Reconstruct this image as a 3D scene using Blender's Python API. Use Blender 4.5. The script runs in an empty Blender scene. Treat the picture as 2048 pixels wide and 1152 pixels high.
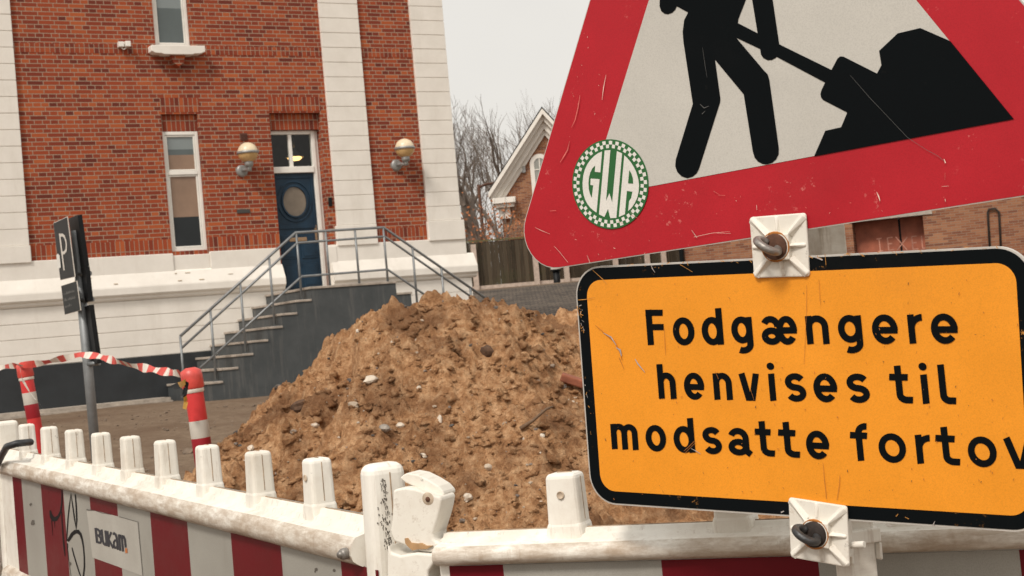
import bpy, bmesh, math, random
import numpy as np
from mathutils import Vector, Matrix, noise as mnoise

random.seed(7)
scene = bpy.context.scene
col = scene.collection

# ------------------------------------------------------------------ camera, sky, sun, exposure
F, H = 3000.0, 1.25                      # focal length in photo pixels, eye height in metres
UPC = np.array([-.089, 1.0, -.0263]); UPC /= np.linalg.norm(UPC)      # world up, seen in camera axes
FW = np.array([0, 0, -1.0]); YC = FW - UPC * (FW @ UPC); YC /= np.linalg.norm(YC)
XC = np.cross(YC, UPC)
MC = np.array([XC, YC, UPC])             # camera axes -> world axes
EYE = np.array([0, 0, H])
cam_data = bpy.data.cameras.new('camera')
cam = bpy.data.objects.new('camera', cam_data); col.objects.link(cam)
m4 = Matrix.Identity(4)
for i in range(3):
    for j in range(3):
        m4[i][j] = MC[i][j]
    m4[i][3] = EYE[i]
cam.matrix_world = m4
cam_data.sensor_width = 36.0
cam_data.lens = F / 2048 * 36
cam_data.clip_start = .05; cam_data.clip_end = 1500
cam_data.dof.use_dof = True
cam_data.dof.focus_distance = 2.25
cam_data.dof.aperture_fstop = 27
scene.camera = cam

SUN_EL, SUN_AZ = 48, 207                 # high, behind the viewer and a little left
world = bpy.data.worlds.new('World'); scene.world = world; world.use_nodes = True
nt = world.node_tree; nt.nodes.clear()
wo = nt.nodes.new('ShaderNodeOutputWorld'); bg = nt.nodes.new('ShaderNodeBackground')
sky = nt.nodes.new('ShaderNodeTexSky'); sky.sky_type = 'NISHITA'; sky.sun_disc = False
sky.sun_elevation = math.radians(SUN_EL); sky.sun_rotation = math.radians(SUN_AZ)
sky.air_density = 1.0; sky.dust_density = 6.0; sky.ozone_density = 1.0
hs = nt.nodes.new('ShaderNodeHueSaturation'); hs.inputs['Saturation'].default_value = .12
mx = nt.nodes.new('ShaderNodeMix'); mx.data_type = 'RGBA'; mx.inputs['Factor'].default_value = .72
mx.inputs[7].default_value = (9.6, 9.35, 8.9, 1)          # even cloud cover
cn = nt.nodes.new('ShaderNodeTexNoise'); cn.inputs['Scale'].default_value = 2.2; cn.inputs['Detail'].default_value = 5
tcw = nt.nodes.new('ShaderNodeTexCoord'); nt.links.new(tcw.outputs['Generated'], cn.inputs['Vector'])
cr = nt.nodes.new('ShaderNodeValToRGB'); cr.color_ramp.elements[0].position = .3; cr.color_ramp.elements[1].position = .7
cr.color_ramp.elements[0].color = (.86, .86, .86, 1); cr.color_ramp.elements[1].color = (1.04, 1.03, 1.01, 1)
cm = nt.nodes.new('ShaderNodeMix'); cm.data_type = 'RGBA'; cm.blend_type = 'MULTIPLY'; cm.inputs['Factor'].default_value = 1
cm.inputs[6].default_value = (10.9, 10.5, 9.8, 1); nt.links.new(cn.outputs['Fac'], cr.inputs[0]); nt.links.new(cr.outputs[0], cm.inputs[7]); nt.links.new(cm.outputs[2], mx.inputs[7])
bg.inputs['Strength'].default_value = .067
nt.links.new(sky.outputs[0], hs.inputs['Color']); nt.links.new(hs.outputs[0], mx.inputs[6])
nt.links.new(mx.outputs[2], bg.inputs['Color']); nt.links.new(bg.outputs[0], wo.inputs[0])

sd = bpy.data.lights.new('sun', 'SUN'); sd.energy = 1.5; sd.angle = math.radians(12); sd.color = (1, .93, .84)
sun = bpy.data.objects.new('sun', sd); col.objects.link(sun)
a, e = math.radians(SUN_AZ), math.radians(SUN_EL)
sdir = Vector((math.sin(a) * math.cos(e), math.cos(a) * math.cos(e), math.sin(e)))
sun.rotation_euler = sdir.to_track_quat('Z', 'Y').to_euler()
sun.location = (-4, -8, 12)
scene.view_settings.view_transform = 'Standard'; scene.view_settings.look = 'None'
scene.view_settings.exposure = 0.64; scene.view_settings.gamma = 1.0
scene.cycles.max_bounces = 6; scene.cycles.diffuse_bounces = 3

# ------------------------------------------------------------------ geometry of the shot: where a sight line meets a surface
def ray(px, py):
    return MC @ np.array([(px - 1024) / F, -(py - 576) / F, -1.0])
def depth(px, py, z): return EYE + ray(px, py) * z
def on(px, py, P, n):
    d = ray(px, py); n = np.array(n); return EYE + d * (((np.array(P) - EYE) @ n) / (d @ n))

# ------------------------------------------------------------------ mesh collecting
class MB:
    def __init__(s): s.v = []; s.f = []; s.m = []; s.s = []
    def add(s, vs, fs, mat=0, smooth=False):
        b = len(s.v); s.v += [tuple(map(float, p)) for p in vs]
        for f in fs: s.f.append([b + i for i in f]); s.m.append(mat); s.s.append(smooth)
    def quad(s, a, b, c, d, mat=0): s.add([a, b, c, d], [(0, 1, 2, 3)], mat)
    def poly(s, pts, mat=0): s.add(pts, [tuple(range(len(pts)))], mat)
    def box(s, x0, x1, y0, y1, z0, z1, mat=0):
        s.add([(x0, y0, z0), (x1, y0, z0), (x1, y1, z0), (x0, y1, z0), (x0, y0, z1), (x1, y0, z1), (x1, y1, z1), (x0, y1, z1)],
              [(0, 3, 2, 1), (4, 5, 6, 7), (0, 1, 5, 4), (1, 2, 6, 5), (2, 3, 7, 6), (3, 0, 4, 7)], mat)
    def obox(s, c, ax, hx, mat=0):      # oriented box: centre, 3 unit axes, 3 half sizes
        c = np.array(c); vs = []
        for k in range(8):
            sg = [1 if k >> i & 1 else -1 for i in range(3)]
            vs.append(c + sum(np.array(ax[i]) * hx[i] * sg[i] for i in range(3)))
        s.add(vs, [(0, 2, 3, 1), (4, 5, 7, 6), (0, 1, 5, 4), (2, 6, 7, 3), (0, 4, 6, 2), (1, 3, 7, 5)], mat)
    def tube(s, path, r, n=10, mat=0, cap=True, smooth=True):
        path = [np.array(p, float) for p in path]
        rs = r if hasattr(r, '__len__') else [r] * len(path)
        rings = []; ref = None
        for i, p in enumerate(path):
            t = path[min(i + 1, len(path) - 1)] - path[max(i - 1, 0)]
            t = t / (np.linalg.norm(t) + 1e-12)
            if ref is None:
                ref = np.array([0, 0, 1.0]) if abs(t[2]) < .9 else np.array([1.0, 0, 0])
            u = ref - t * (ref @ t); u /= np.linalg.norm(u) + 1e-12; w = np.cross(t, u); ref = u
            rings.append([p + rs[i] * (u * math.cos(2 * math.pi * k / n) + w * math.sin(2 * math.pi * k / n)) for k in range(n)])
        b = len(s.v)
        for g in rings: s.v += [tuple(q) for q in g]
        for i in range(len(path) - 1):
            for k in range(n):
                s.f.append([b + i * n + k, b + i * n + (k + 1) % n, b + (i + 1) * n + (k + 1) % n, b + (i + 1) * n + k])
                s.m.append(mat); s.s.append(smooth)
        if cap:
            s.f.append([b + k for k in range(n)][::-1]); s.m.append(mat); s.s.append(False)
            o = b + (len(path) - 1) * n
            s.f.append([o + k for k in range(n)]); s.m.append(mat); s.s.append(False)
    def lathe(s, prof, c=(0, 0, 0), n=24, mat=0, axis=None):   # profile of (r, h) about an axis (default z)
        ax = np.array(axis if axis is not None else (0, 0, 1.0), float); ax /= np.linalg.norm(ax)
        u = np.cross(ax, (0, 0, 1.0) if abs(ax[2]) < .9 else (1.0, 0, 0)); u /= np.linalg.norm(u); w = np.cross(ax, u)
        b = len(s.v)
        for r, h in prof:
            for k in range(n):
                t = 2 * math.pi * k / n
                s.v.append(tuple(np.array(c) + ax * h + (u * math.cos(t) + w * math.sin(t)) * r))
        for i in range(len(prof) - 1):
            for k in range(n):
                s.f.append([b + i * n + k, b + i * n + (k + 1) % n, b + (i + 1) * n + (k + 1) % n, b + (i + 1) * n + k]); s.m.append(mat); s.s.append(True)
    def extrude(s, prof, a, bvec, mat=0, caps=True):   # profile points (3-D) swept by a vector
        n = len(prof); p0 = [np.array(q) + np.array(a) for q in prof]; p1 = [q + np.array(bvec) for q in p0]
        fs = [(i, (i + 1) % n, n + (i + 1) % n, n + i) for i in range(n)]
        if caps: fs += [tuple(range(n))[::-1], tuple(range(n, 2 * n))]
        s.add(p0 + p1, fs, mat)
    def build(s, name, mats, parent=None, bevel=0, seg=2, fix=False):
        me = bpy.data.meshes.new(name); me.from_pydata(s.v, [], s.f)
        for mm in (mats if isinstance(mats, (list, tuple)) else [mats]): me.materials.append(mm)
        me.polygons.foreach_set('material_index', s.m); me.polygons.foreach_set('use_smooth', s.s); me.update()
        if fix or bevel:
            bm = bmesh.new(); bm.from_mesh(me)
            if fix: bmesh.ops.recalc_face_normals(bm, faces=bm.faces)
            bm.to_mesh(me); bm.free()
        o = bpy.data.objects.new(name, me); col.objects.link(o)
        if parent: o.parent = parent
        if bevel:
            bv = o.modifiers.new('bevel', 'BEVEL'); bv.width = bevel; bv.segments = seg; bv.limit_method = 'ANGLE'; bv.angle_limit = .6
        return o

def empty(name, loc=(0, 0, 0), rz=0):
    o = bpy.data.objects.new(name, None); o.location = loc; o.rotation_euler = (0, 0, rz)
    o.empty_display_size = .1; col.objects.link(o); return o
def tag(o, label=None, cat=None, group=None, kind=None):
    if label: o['label'] = label
    if cat: o['category'] = cat
    if group: o['group'] = group
    if kind: o['kind'] = kind
    return o

# ------------------------------------------------------------------ materials
class N:
    def __init__(s, name):
        s.m = bpy.data.materials.new(name); s.m.use_nodes = True; s.t = s.m.node_tree
        s.b = s.t.nodes['Principled BSDF']
        s.oc = s.t.nodes.new('ShaderNodeTexCoord').outputs['Object']
    def link(s, a, b): s.t.links.new(a, b)
    def val(s, sock, v):
        if hasattr(v, 'is_linked'): s.link(v, sock)
        elif isinstance(v, (tuple, list)): sock.default_value = tuple(v) + ((1,) if len(v) == 3 and len(sock.default_value) == 4 else ())
        else: sock.default_value = v
    def noise(s, scale, detail=4, rough=.55, vec=None, dist=0):
        n = s.t.nodes.new('ShaderNodeTexNoise'); s.val(n.inputs['Vector'], vec if vec is not None else s.oc)
        n.inputs['Scale'].default_value = scale; n.inputs['Detail'].default_value = detail
        n.inputs['Roughness'].default_value = rough; n.inputs['Distortion'].default_value = dist
        return n.outputs['Fac']
    def map(s, scale=(1, 1, 1), loc=(0, 0, 0), rot=(0, 0, 0), vec=None):
        n = s.t.nodes.new('ShaderNodeMapping'); s.val(n.inputs['Vector'], vec if vec is not None else s.oc)
        n.inputs['Scale'].default_value = scale; n.inputs['Location'].default_value = loc; n.inputs['Rotation'].default_value = rot
        return n.outputs[0]
    def ramp(s, fac, stops, const=False):
        n = s.t.nodes.new('ShaderNodeValToRGB'); r = n.color_ramp
        if const: r.interpolation = 'CONSTANT'
        while len(r.elements) < len(stops): r.elements.new(.5)
        for el, (p, c) in zip(r.elements, stops):
            el.position = p; c = (c, c, c) if not isinstance(c, (tuple, list)) else c; el.color = tuple(c[:3]) + (1,)
        s.link(fac, n.inputs[0]); return n.outputs[0]
    def mix(s, fac, a, b, blend='MIX'):
        n = s.t.nodes.new('ShaderNodeMix'); n.data_type = 'RGBA'; n.blend_type = blend
        s.val(n.inputs[0], fac); s.val(n.inputs[6], a); s.val(n.inputs[7], b); return n.outputs[2]
    def math(s, op, a, b=0, c=0):
        n = s.t.nodes.new('ShaderNodeMath'); n.operation = op
        s.val(n.inputs[0], a); s.val(n.inputs[1], b); s.val(n.inputs[2], c); return n.outputs[0]
    def sep(s, vec=None):
        n = s.t.nodes.new('ShaderNodeSeparateXYZ'); s.val(n.inputs[0], vec if vec is not None else s.oc); return n.outputs
    def comb(s, x, y, z=0):
        n = s.t.nodes.new('ShaderNodeCombineXYZ'); s.val(n.inputs[0], x); s.val(n.inputs[1], y); s.val(n.inputs[2], z); return n.outputs[0]
    def bump(s, h, strength=.4, dist=.01):
        n = s.t.nodes.new('ShaderNodeBump'); n.inputs['Strength'].default_value = strength; n.inputs['Distance'].default_value = dist
        s.link(h, n.inputs['Height']); s.link(n.outputs[0], s.b.inputs['Normal'])
    def out(s, color=None, rough=.6, metal=0, spec=None):
        if color is not None: s.val(s.b.inputs['Base Color'], color)
        s.val(s.b.inputs['Roughness'], rough); s.b.inputs['Metallic'].default_value = metal
        if spec is not None: s.b.inputs['Specular IOR Level'].default_value = spec
        return s.m

def plain(name, c, rough=.6, metal=0, var=.12, scale=6, bump=0, spec=None):
    n = N(name); d = tuple(max(0, x * (1 - var)) for x in c); l = tuple(min(1, x * (1 + var)) for x in c)
    f = n.noise(scale, 5, .6)
    if bump: n.bump(f, bump, .005)
    return n.out(n.ramp(f, [(.3, d), (.7, l)]), rough, metal, spec)

def brick(name, tones, mortar, w=.24, h=.0667, ms=.012, soldier=False, squash=.5, zoff=0, dirt=.14):
    n = N(name); x, y, z = n.sep()
    hx = n.math('ADD', x, y); zz = n.math('ADD', z, zoff)
    vec = n.comb(zz, hx) if soldier else n.comb(hx, zz)
    b = n.t.nodes.new('ShaderNodeTexBrick'); n.link(vec, b.inputs['Vector'])
    b.offset = 0.0 if soldier else .5; b.offset_frequency = 2; b.squash = 1 if soldier else squash; b.squash_frequency = 2
    b.inputs['Color1'].default_value = (0, 0, 0, 1); b.inputs['Color2'].default_value = (1, 1, 1, 1); b.inputs['Mortar'].default_value = (.5, .5, .5, 1)
    b.inputs['Scale'].default_value = 1; b.inputs['Mortar Size'].default_value = ms / 2; b.inputs['Mortar Smooth'].default_value = .15
    b.inputs['Brick Width'].default_value = w; b.inputs['Row Height'].default_value = h; b.inputs['Bias'].default_value = 0
    tone = n.ramp(b.outputs['Color'], tones)
    g = n.noise(60, 5, .65); tone = n.mix(n.ramp(g, [(.35, 0), (.75, .3)]), tone, (.16, .05, .03))
    big = n.noise(.55, 4, .6); tone = n.mix(n.math('MULTIPLY', n.ramp(big, [(.35, 0), (.7, 1)]), dirt), tone, (.10, .028, .018))
    mo = n.mix(n.noise(30, 3), mortar, tuple(c * .6 for c in mortar))
    colr = n.mix(b.outputs['Fac'], tone, mo)
    hgt = n.math('SUBTRACT', n.math('MULTIPLY', g, .25), b.outputs['Fac'])
    n.bump(hgt, .7, .006)
    return n.out(colr, .85, 0, .25)

TONES = [(0, (.13, .024, .015)), (.18, (.23, .039, .018)), (.5, (.30, .053, .020)), (.8, (.37, .070, .023)), (1, (.46, .11, .034))]
M = {}
M['brick'] = brick('red_brick', TONES, (.44, .32, .23), zoff=-.02)
M['soldier'] = brick('red_brick_on_end', TONES, (.40, .28, .20), w=.228, h=.075, soldier=True, zoff=.015)
M['brick_far'] = brick('weathered_brick', [(0, (.19, .075, .045)), (.4, (.30, .12, .06)), (1, (.40, .19, .10))], (.34, .26, .19), squash=1, dirt=.3)
M['brick_gable'] = brick('orange_brick', [(0, (.20, .07, .035)), (.5, (.36, .14, .06)), (1, (.46, .22, .10))], (.40, .33, .26), squash=1, dirt=.35)

def plaster():
    n = N('white_painted_plaster'); f = n.noise(3, 6, .65); g = n.noise(90, 3)
    st = n.noise(1.0, 5, .7, n.map((5, 5, .8)))
    c = n.ramp(f, [(.25, (.72, .675, .61)), (.75, (.83, .785, .72))])
    c = n.mix(n.ramp(st, [(.55, 0), (.80, .22)]), c, (.45, .38, .30))
    n.bump(g, .15, .004); return n.out(c, .75, 0, .3)
M['plaster'] = plaster()
M['black_base'] = plain('dark_tarred_plinth_paint', (.018, .021, .024), .7, var=.35, scale=2.5, bump=.2)
def stair_dark():
    n = N('dark_grey_render'); f = n.noise(3, 6, .65); st = n.noise(1.2, 5, .75, n.map((7, 7, .5)))
    c = n.ramp(f, [(.3, (.042, .048, .050)), (.7, (.070, .076, .078))])
    c = n.mix(n.ramp(st, [(.52, 0), (.72, .7)]), c, (.15, .14, .13))
    n.bump(n.noise(50, 3), .2, .004); return n.out(c, .7)
M['stair_dark'] = stair_dark()
M['concrete'] = plain('pale_concrete', (.36, .31, .26), .85, var=.3, scale=9, bump=.3)
M['concrete_post'] = plain('grey_concrete_post', (.52, .42, .35), .85, var=.2, scale=8, bump=.3)
M['galv'] = plain('galvanised_steel', (.23, .24, .245), .5, .55, .18, 12)
M['white_paint'] = plain('white_gloss_paint', (.80, .77, .71), .4, var=.07, scale=5)
M['door_blue'] = plain('dark_blue_door_paint', (.010, .030, .055), .4, var=.3, scale=4, bump=.05, spec=.3)
M['brass'] = plain('worn_brass', (.34, .22, .13), .4, .6, .2, 20)
M['black'] = plain('black_plastic', (.008, .009, .010), .5, var=.3, spec=.2)
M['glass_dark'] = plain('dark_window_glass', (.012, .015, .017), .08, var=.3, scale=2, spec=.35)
M['reflection_tan'] = plain('tan_reflection_on_glass', (.27, .175, .12), .25, var=.15, scale=2.0, spec=.4)  # reflected tan of the house opposite, put into the pane colour
M['film_grey'] = plain('grey_blind_behind_glass', (.20, .23, .23), .14, var=.08, scale=1.5, spec=.6)
M['film_green'] = plain('green_grey_glass', (.085, .105, .105), .12, var=.15, scale=1.5, spec=.6)
M['lamp_white'] = plain('opal_globe', (.72, .60, .42), .35, var=.08, scale=8)
M['lamp_yellow'] = plain('yellowed_opal_globe', (.58, .37, .16), .35, var=.18, scale=10)
M['lamp_grey'] = plain('grey_cast_aluminium', (.32, .32, .31), .45, .4, .15, 15)
M['slate'] = plain('slate_roof', (.09, .085, .08), .8, var=.35, scale=5, bump=.4)

def plastic(name, grime):
    n = N(name); f = n.noise(14, 6, .7); s = n.noise(1.0, 6, .72, n.map((16, 16, 70))); big = n.noise(2.6, 4, .6)
    c = n.ramp(n.noise(5, 4), [(.3, (.72, .68, .60)), (.7, (.83, .80, .735))])
    k = n.math('MULTIPLY', n.ramp(f, [(.45, 0), (.70, 1)]), n.ramp(big, [(.33, .25), (.62, 1)]))
    c = n.mix(n.math('MULTIPLY', k, .42 + .40 * grime), c, (.36, .25, .155))
    w2 = n.noise(1.0, 5, .75, n.map((70, 70, 7))); c = n.mix(n.math('MULTIPLY', n.ramp(w2, [(.56, 0), (.72, 1)]), .45), c, (.30, .20, .125))
    if grime:
        c = n.mix(n.math('MULTIPLY', n.ramp(s, [(.34, 0), (.60, 1)]), .72 * grime), c, (.33, .24, .165))
    sc = n.noise(34, 5, .8); c = n.mix(n.math('MULTIPLY', n.ramp(sc, [(.66, 0), (.72, 1)]), .55), c, (.10, .085, .07))
    n.bump(n.noise(24, 5, .6), .12, .004); return n.out(c, n.ramp(f, [(.3, .42), (.7, .65)]), 0, .4)
M['plastic'] = plastic('white_plastic', 0.0)
M['plastic_grimy'] = plastic('grimy_white_plastic', 1.0)
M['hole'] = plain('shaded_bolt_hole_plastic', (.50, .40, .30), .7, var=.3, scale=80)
M['seam'] = plain('grimy_mould_seam', (.34, .24, .16), .8, var=.5, scale=60)
def vinyl(name, c, dirt=(.16, .12, .09), amt=.5, rough=.42, chip=None, grain=.1, spec=.3):
    n = N(name); f = n.noise(7, 6, .65)
    cc = n.ramp(f, [(.3, tuple(x * (1 - grain) for x in c)), (.7, tuple(min(1, x * (1 + grain)) for x in c))])
    sp = n.noise(60, 5, .75); cc = n.mix(n.math('MULTIPLY', n.ramp(sp, [(.66, 0), (.74, 1)]), amt), cc, dirt)
    st = n.noise(5, 6, .7, n.map((1, 1, .3))); cc = n.mix(n.math('MULTIPLY', n.ramp(st, [(.55, 0), (.78, 1)]), amt * .35), cc, dirt)
    if chip:
        ch = n.noise(75, 4, .8); ms = n.noise(11, 3, .6)
        cc = n.mix(n.math('MULTIPLY', n.ramp(ch, [(.60, 0), (.64, 1)]), n.ramp(ms, [(.54, 0), (.63, 1)])), cc, chip)
    mt = n.noise(2.3, 4, .6); cc = n.mix(n.ramp(mt, [(.35, 0), (.7, .22)]), cc, tuple(x * .62 for x in c))
    gr = n.noise(650, 2, .7); cc = n.mix(n.ramp(gr, [(.42, 0), (.70, .26)]), cc, tuple(x * .45 for x in c))
    n.bump(n.noise(420, 2), .06, .001)
    return n.out(cc, n.ramp(f, [(.3, rough - .06), (.7, rough + .1)]), 0, spec)
M['sign_red'] = vinyl('red_sign_sheeting', (.45, .012, .022), (.30, .06, .05), .35, grain=.08, chip=(.60, .13, .12))
M['sign_white'] = vinyl('white_sign_sheeting', (.55, .53, .485), (.35, .30, .24), .35, grain=.05)
M['sign_black'] = vinyl('black_sign_vinyl', (.0035, .005, .006), (.03, .027, .025), .3, rough=.65, spec=.06)
M['sign_orange'] = vinyl('orange_sign_sheeting', (.86, .315, .022), (.36, .14, .03), .55, grain=.06)
M['edge_black'] = vinyl('chipped_black_vinyl', (.0035, .005, .006), (.05, .04, .035), .45, rough=.65, spec=.06, chip=(.55, .25, .06))
M['sign_metal'] = plain('bare_sign_metal', (.55, .52, .48), .45, .3, .15, 20)
M['sticker_green'] = vinyl('green_sticker', (.028, .135, .040), (.02, .06, .03), .3)
M['sticker_white'] = vinyl('white_sticker', (.76, .74, .69), (.5, .45, .4), .2)
M['scratch'] = plain('bare_scratch', (.70, .52, .44), .6, var=.3, scale=40)
M['scratch_pink'] = plain('faded_red_scratch', (.62, .17, .14), .6, var=.35, scale=60)
M['scratch_brown'] = plain('brown_scratch', (.40, .13, .02), .7, var=.3, scale=60)
M['rust'] = plain('rust', (.085, .036, .020), .9, .0, .5, 45, bump=.5)
M['rust_dark'] = plain('dark_rusty_steel', (.035, .026, .022), .7, .4, .6, 45, bump=.4)
M['rust_orange'] = plain('orange_rust', (.42, .16, .035), .9, .1, .35, 60, bump=.4)
M['hook_steel'] = plain('worn_zinc_steel', (.26, .24, .22), .45, .6, .35, 70, bump=.3)
M['hook_dark'] = plain('dark_worn_steel', (.075, .076, .078), .45, .6, .45, 60, bump=.3)
M['sheet_red'] = vinyl('dark_red_reflective_sheeting', (.135, .005, .010), (.09, .03, .03), .45, grain=.1, spec=.15)
M['sheet_grey'] = vinyl('grey_white_reflective_sheeting', (.34, .325, .29), (.15, .13, .105), .75, grain=.08, spec=.15)
M['marker_ink'] = plain('black_paint_marker', (.006, .006, .007), .6, var=.3, spec=.15)
M['logo_ink'] = plain('dark_blue_ink', (.018, .020, .030), .5, var=.2)
M['logo_orange'] = plain('orange_ink', (.52, .15, .03), .5, var=.2)
M['label_paper'] = vinyl('aged_white_label', (.45, .43, .385), (.22, .19, .16), .6)
M['post_red'] = vinyl('bright_red_marker_plastic', (.70, .055, .055), (.40, .10, .08), .4, grain=.15)
M['post_darkred'] = vinyl('dark_red_marker_sheeting', (.30, .012, .020), (.15, .04, .04), .4)
M['post_white'] = vinyl('white_marker_sheeting', (.58, .54, .48), (.25, .19, .14), .7)
M['tape_red'] = plain('red_tape', (.62, .075, .06), .4, var=.2, scale=20)
M['tape_white'] = plain('white_tape', (.72, .66, .58), .4, var=.12, scale=20)
M['tape_yellow'] = plain('torn_yellow_tape', (.50, .27, .04), .5, var=.3, scale=30)
M['strap'] = plain('black_rubber_strap', (.025, .027, .03), .5, var=.3)
M['p_dark'] = plain('dark_sign_face', (.009, .013, .015), .45, var=.3, spec=.25)
M['p_white'] = plain('sign_white_lettering', (.62, .58, .52), .5, var=.1)
M['stone_grey'] = plain('grey_stone', (.26, .225, .19), .85, var=.35, scale=20, bump=.3)
M['stone_pale'] = plain('pale_stone', (.55, .47, .38), .8, var=.2, scale=20, bump=.3)
M['stone_dark'] = plain('dark_stone', (.085, .075, .07), .8, var=.3, scale=20, bump=.3)
M['stone_mix'] = None
M['twig'] = plain('dry_twig', (.16, .10, .06), .9, var=.4, scale=40)
M['brick_shard'] = plain('broken_red_brick', (.26, .085, .045), .9, var=.35, scale=25, bump=.5)
def sandmat():
    n = N('moist_sand'); a1 = n.noise(2.6, 6, .62); b1 = n.noise(26, 6, .7); c1 = n.noise(160, 4, .7)
    c = n.ramp(b1, [(.27, (.22, .10, .045)), (.46, (.52, .27, .128)), (.68, (.84, .53, .30))])
    c = n.mix(n.ramp(a1, [(.45, 0), (.60, .75)]), c, (.19, .088, .042))
    c = n.mix(n.ramp(c1, [(.57, 0), (.71, .8)]), c, (.10, .046, .024))
    c = n.mix(n.ramp(n.noise(230, 3, .7, n.map(loc=(3, 1, 4))), [(.64, 0), (.74, .7)]), c, (.62, .46, .29))
    h = n.math('ADD', n.math('MULTIPLY', b1, 1.0), n.math('MULTIPLY', c1, .45))
    n.bump(h, 1.0, .035); return n.out(c, .95, 0, .15)
M['sand'] = sandmat()
def stonemix():
    n = N('mixed_pebbles'); g = n.t.nodes.new('ShaderNodeNewGeometry')
    c = n.ramp(g.outputs['Random Per Island'], [(0, (.06, .055, .05)), (.3, (.15, .12, .10)), (.55, (.30, .23, .17)), (.8, (.44, .35, .26)), (1, (.60, .53, .44))])
    return n.out(c, .8)
M['stone_mix'] = stonemix()
def dirt():
    n = N('gravelly_dirt'); a1 = n.noise(.8, 6, .6); b1 = n.noise(9, 6, .75); c1 = n.noise(60, 4, .7)
    c = n.ramp(b1, [(.25, (.10, .068, .045)), (.55, (.20, .145, .10)), (.8, (.31, .235, .165))])
    c = n.mix(n.ramp(a1, [(.4, 0), (.65, .75)]), c, (.125, .080, .052))
    c = n.mix(n.ramp(c1, [(.58, 0), (.72, .6)]), c, (.07, .05, .04))
    n.bump(n.math('ADD', b1, n.math('MULTIPLY', c1, .5)), .8, .02); return n.out(c, .95, 0, .15)
M['dirt'] = dirt()
def cobble():
    n = N('dark_granite_setts'); x, y, z = n.sep(); b = n.t.nodes.new('ShaderNodeTexBrick'); n.link(n.comb(x, y), b.inputs['Vector'])
    b.inputs['Scale'].default_value = 1; b.inputs['Brick Width'].default_value = .22; b.inputs['Row Height'].default_value = .30; b.inputs['Mortar Size'].default_value = .025
    b.inputs['Color1'].default_value = (.050, .040, .032, 1); b.inputs['Color2'].default_value = (.115, .088, .068, 1); b.inputs['Mortar'].default_value = (.035, .028, .022, 1)
    c = n.mix(n.ramp(n.noise(.5, 5, .7, n.map((.4, 1.6, 1))), [(.45, 0), (.7, .5)]), b.outputs['Color'], (.19, .15, .115))
    n.bump(n.math('SUBTRACT', n.noise(6, 4), b.outputs['Fac']), .8, .03); return n.out(c, .8, 0, .25)
M['cobble'] = cobble()
def boards():
    n = N('weathered_fence_boards'); x, y, z = n.sep()
    idx = n.math('FLOOR', n.math('DIVIDE', x, .14)); w = n.t.nodes.new('ShaderNodeTexWhiteNoise'); w.noise_dimensions = '1D'; n.link(idx, w.inputs['W'])
    c = n.ramp(w.outputs['Value'], [(0, (.030, .023, .015)), (.5, (.055, .042, .028)), (1, (.095, .074, .05))])
    st = n.noise(1, 5, .7, n.map((30, 30, 1.2))); c = n.mix(n.ramp(st, [(.48, 0), (.78, .6)]), c, (.15, .115, .08))
    c = n.mix(n.ramp(n.noise(1.3, 4), [(.5, 0), (.75, .4)]), c, (.075, .080, .035))
    return n.out(c, .9, 0, .2)
M['boards'] = boards()
M['bark'] = plain('grey_brown_bark', (.17, .135, .11), .95, var=.25, scale=6)
M['leaf_orange'] = plain('rust_orange_leaves', (.42, .15, .055), .8, var=.35, scale=3)
M['door_rust'] = plain('red_brown_painted_doors', (.33, .095, .05), .7, var=.3, scale=3)
M['door_letters'] = plain('faded_white_paint_lettering', (.52, .25, .18), .8, var=.4, scale=5)

def clear_glass():
    n = N('clear_window_glass'); tr = n.t.nodes.new('ShaderNodeBsdfTransparent'); gl = n.t.nodes.new('ShaderNodeBsdfGlossy'); gl.inputs['Roughness'].default_value = .04
    mxs = n.t.nodes.new('ShaderNodeMixShader'); mxs.inputs[0].default_value = .04; tr.inputs[0].default_value = (.75, .8, .78, 1)
    n.link(tr.outputs[0], mxs.inputs[1]); n.link(gl.outputs[0], mxs.inputs[2]); n.link(mxs.outputs[0], n.t.nodes['Material Output'].inputs[0]); return n.m
M['clear_glass'] = clear_glass()
# ------------------------------------------------------------------ ground
def sstep(a, b, x):
    t = min(1, max(0, (x - a) / (b - a))); return t * t * (3 - 2 * t)
def lerp_tab(x, tab):
    return float(np.interp(x, [t[0] for t in tab], [t[1] for t in tab]))
def ground_z(x, y):
    z = lerp_tab(y, [(0, 0), (5, 0), (17, .52), (20, .58), (27.2, .58)])
    if y > 27.2: z = lerp_tab(y, [(27.2, .58), (47, 2.52), (60, 2.65), (900, 2.65)])
    return z
def sheet(xs, ys, fz, name, mat, off=0):
    b = MB(); nx = len(xs)
    vs = [(x, y, fz(x, y) + off) for y in ys for x in xs]
    fs = [(j * nx + i, j * nx + i + 1, (j + 1) * nx + i + 1, (j + 1) * nx + i) for j in range(len(ys) - 1) for i in range(nx - 1)]
    b.add(vs, fs, 0, True); o = b.build(name, mat); tag(o, kind='structure'); return o
def rough_ground(x, y):
    k = 1 if y < 26 else 0
    return ground_z(x, y) + k * (.035 * (mnoise.noise((x * .7, y * .7, 0))) + .015 * mnoise.noise((x * 3, y * 3, 2)))
xs = sorted(set([-600, -200, -80, -30] + list(np.arange(-14, 14.01, .35)) + [30, 80, 200, 600]))
ys = sorted(set([-300, -80, -20, -5] + list(np.arange(0, 27.3, .35)) + [27.2, 47, 60, 120, 300, 900]))
sheet(xs, ys, rough_ground, 'ground', M['dirt'])
sheet(list(np.arange(-20, 41, 2.0)), [27.4, 29, 33, 38, 43, 46.4], lambda x, y: ground_z(x, y), 'cobbled_street', M['cobble'], .01)

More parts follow.
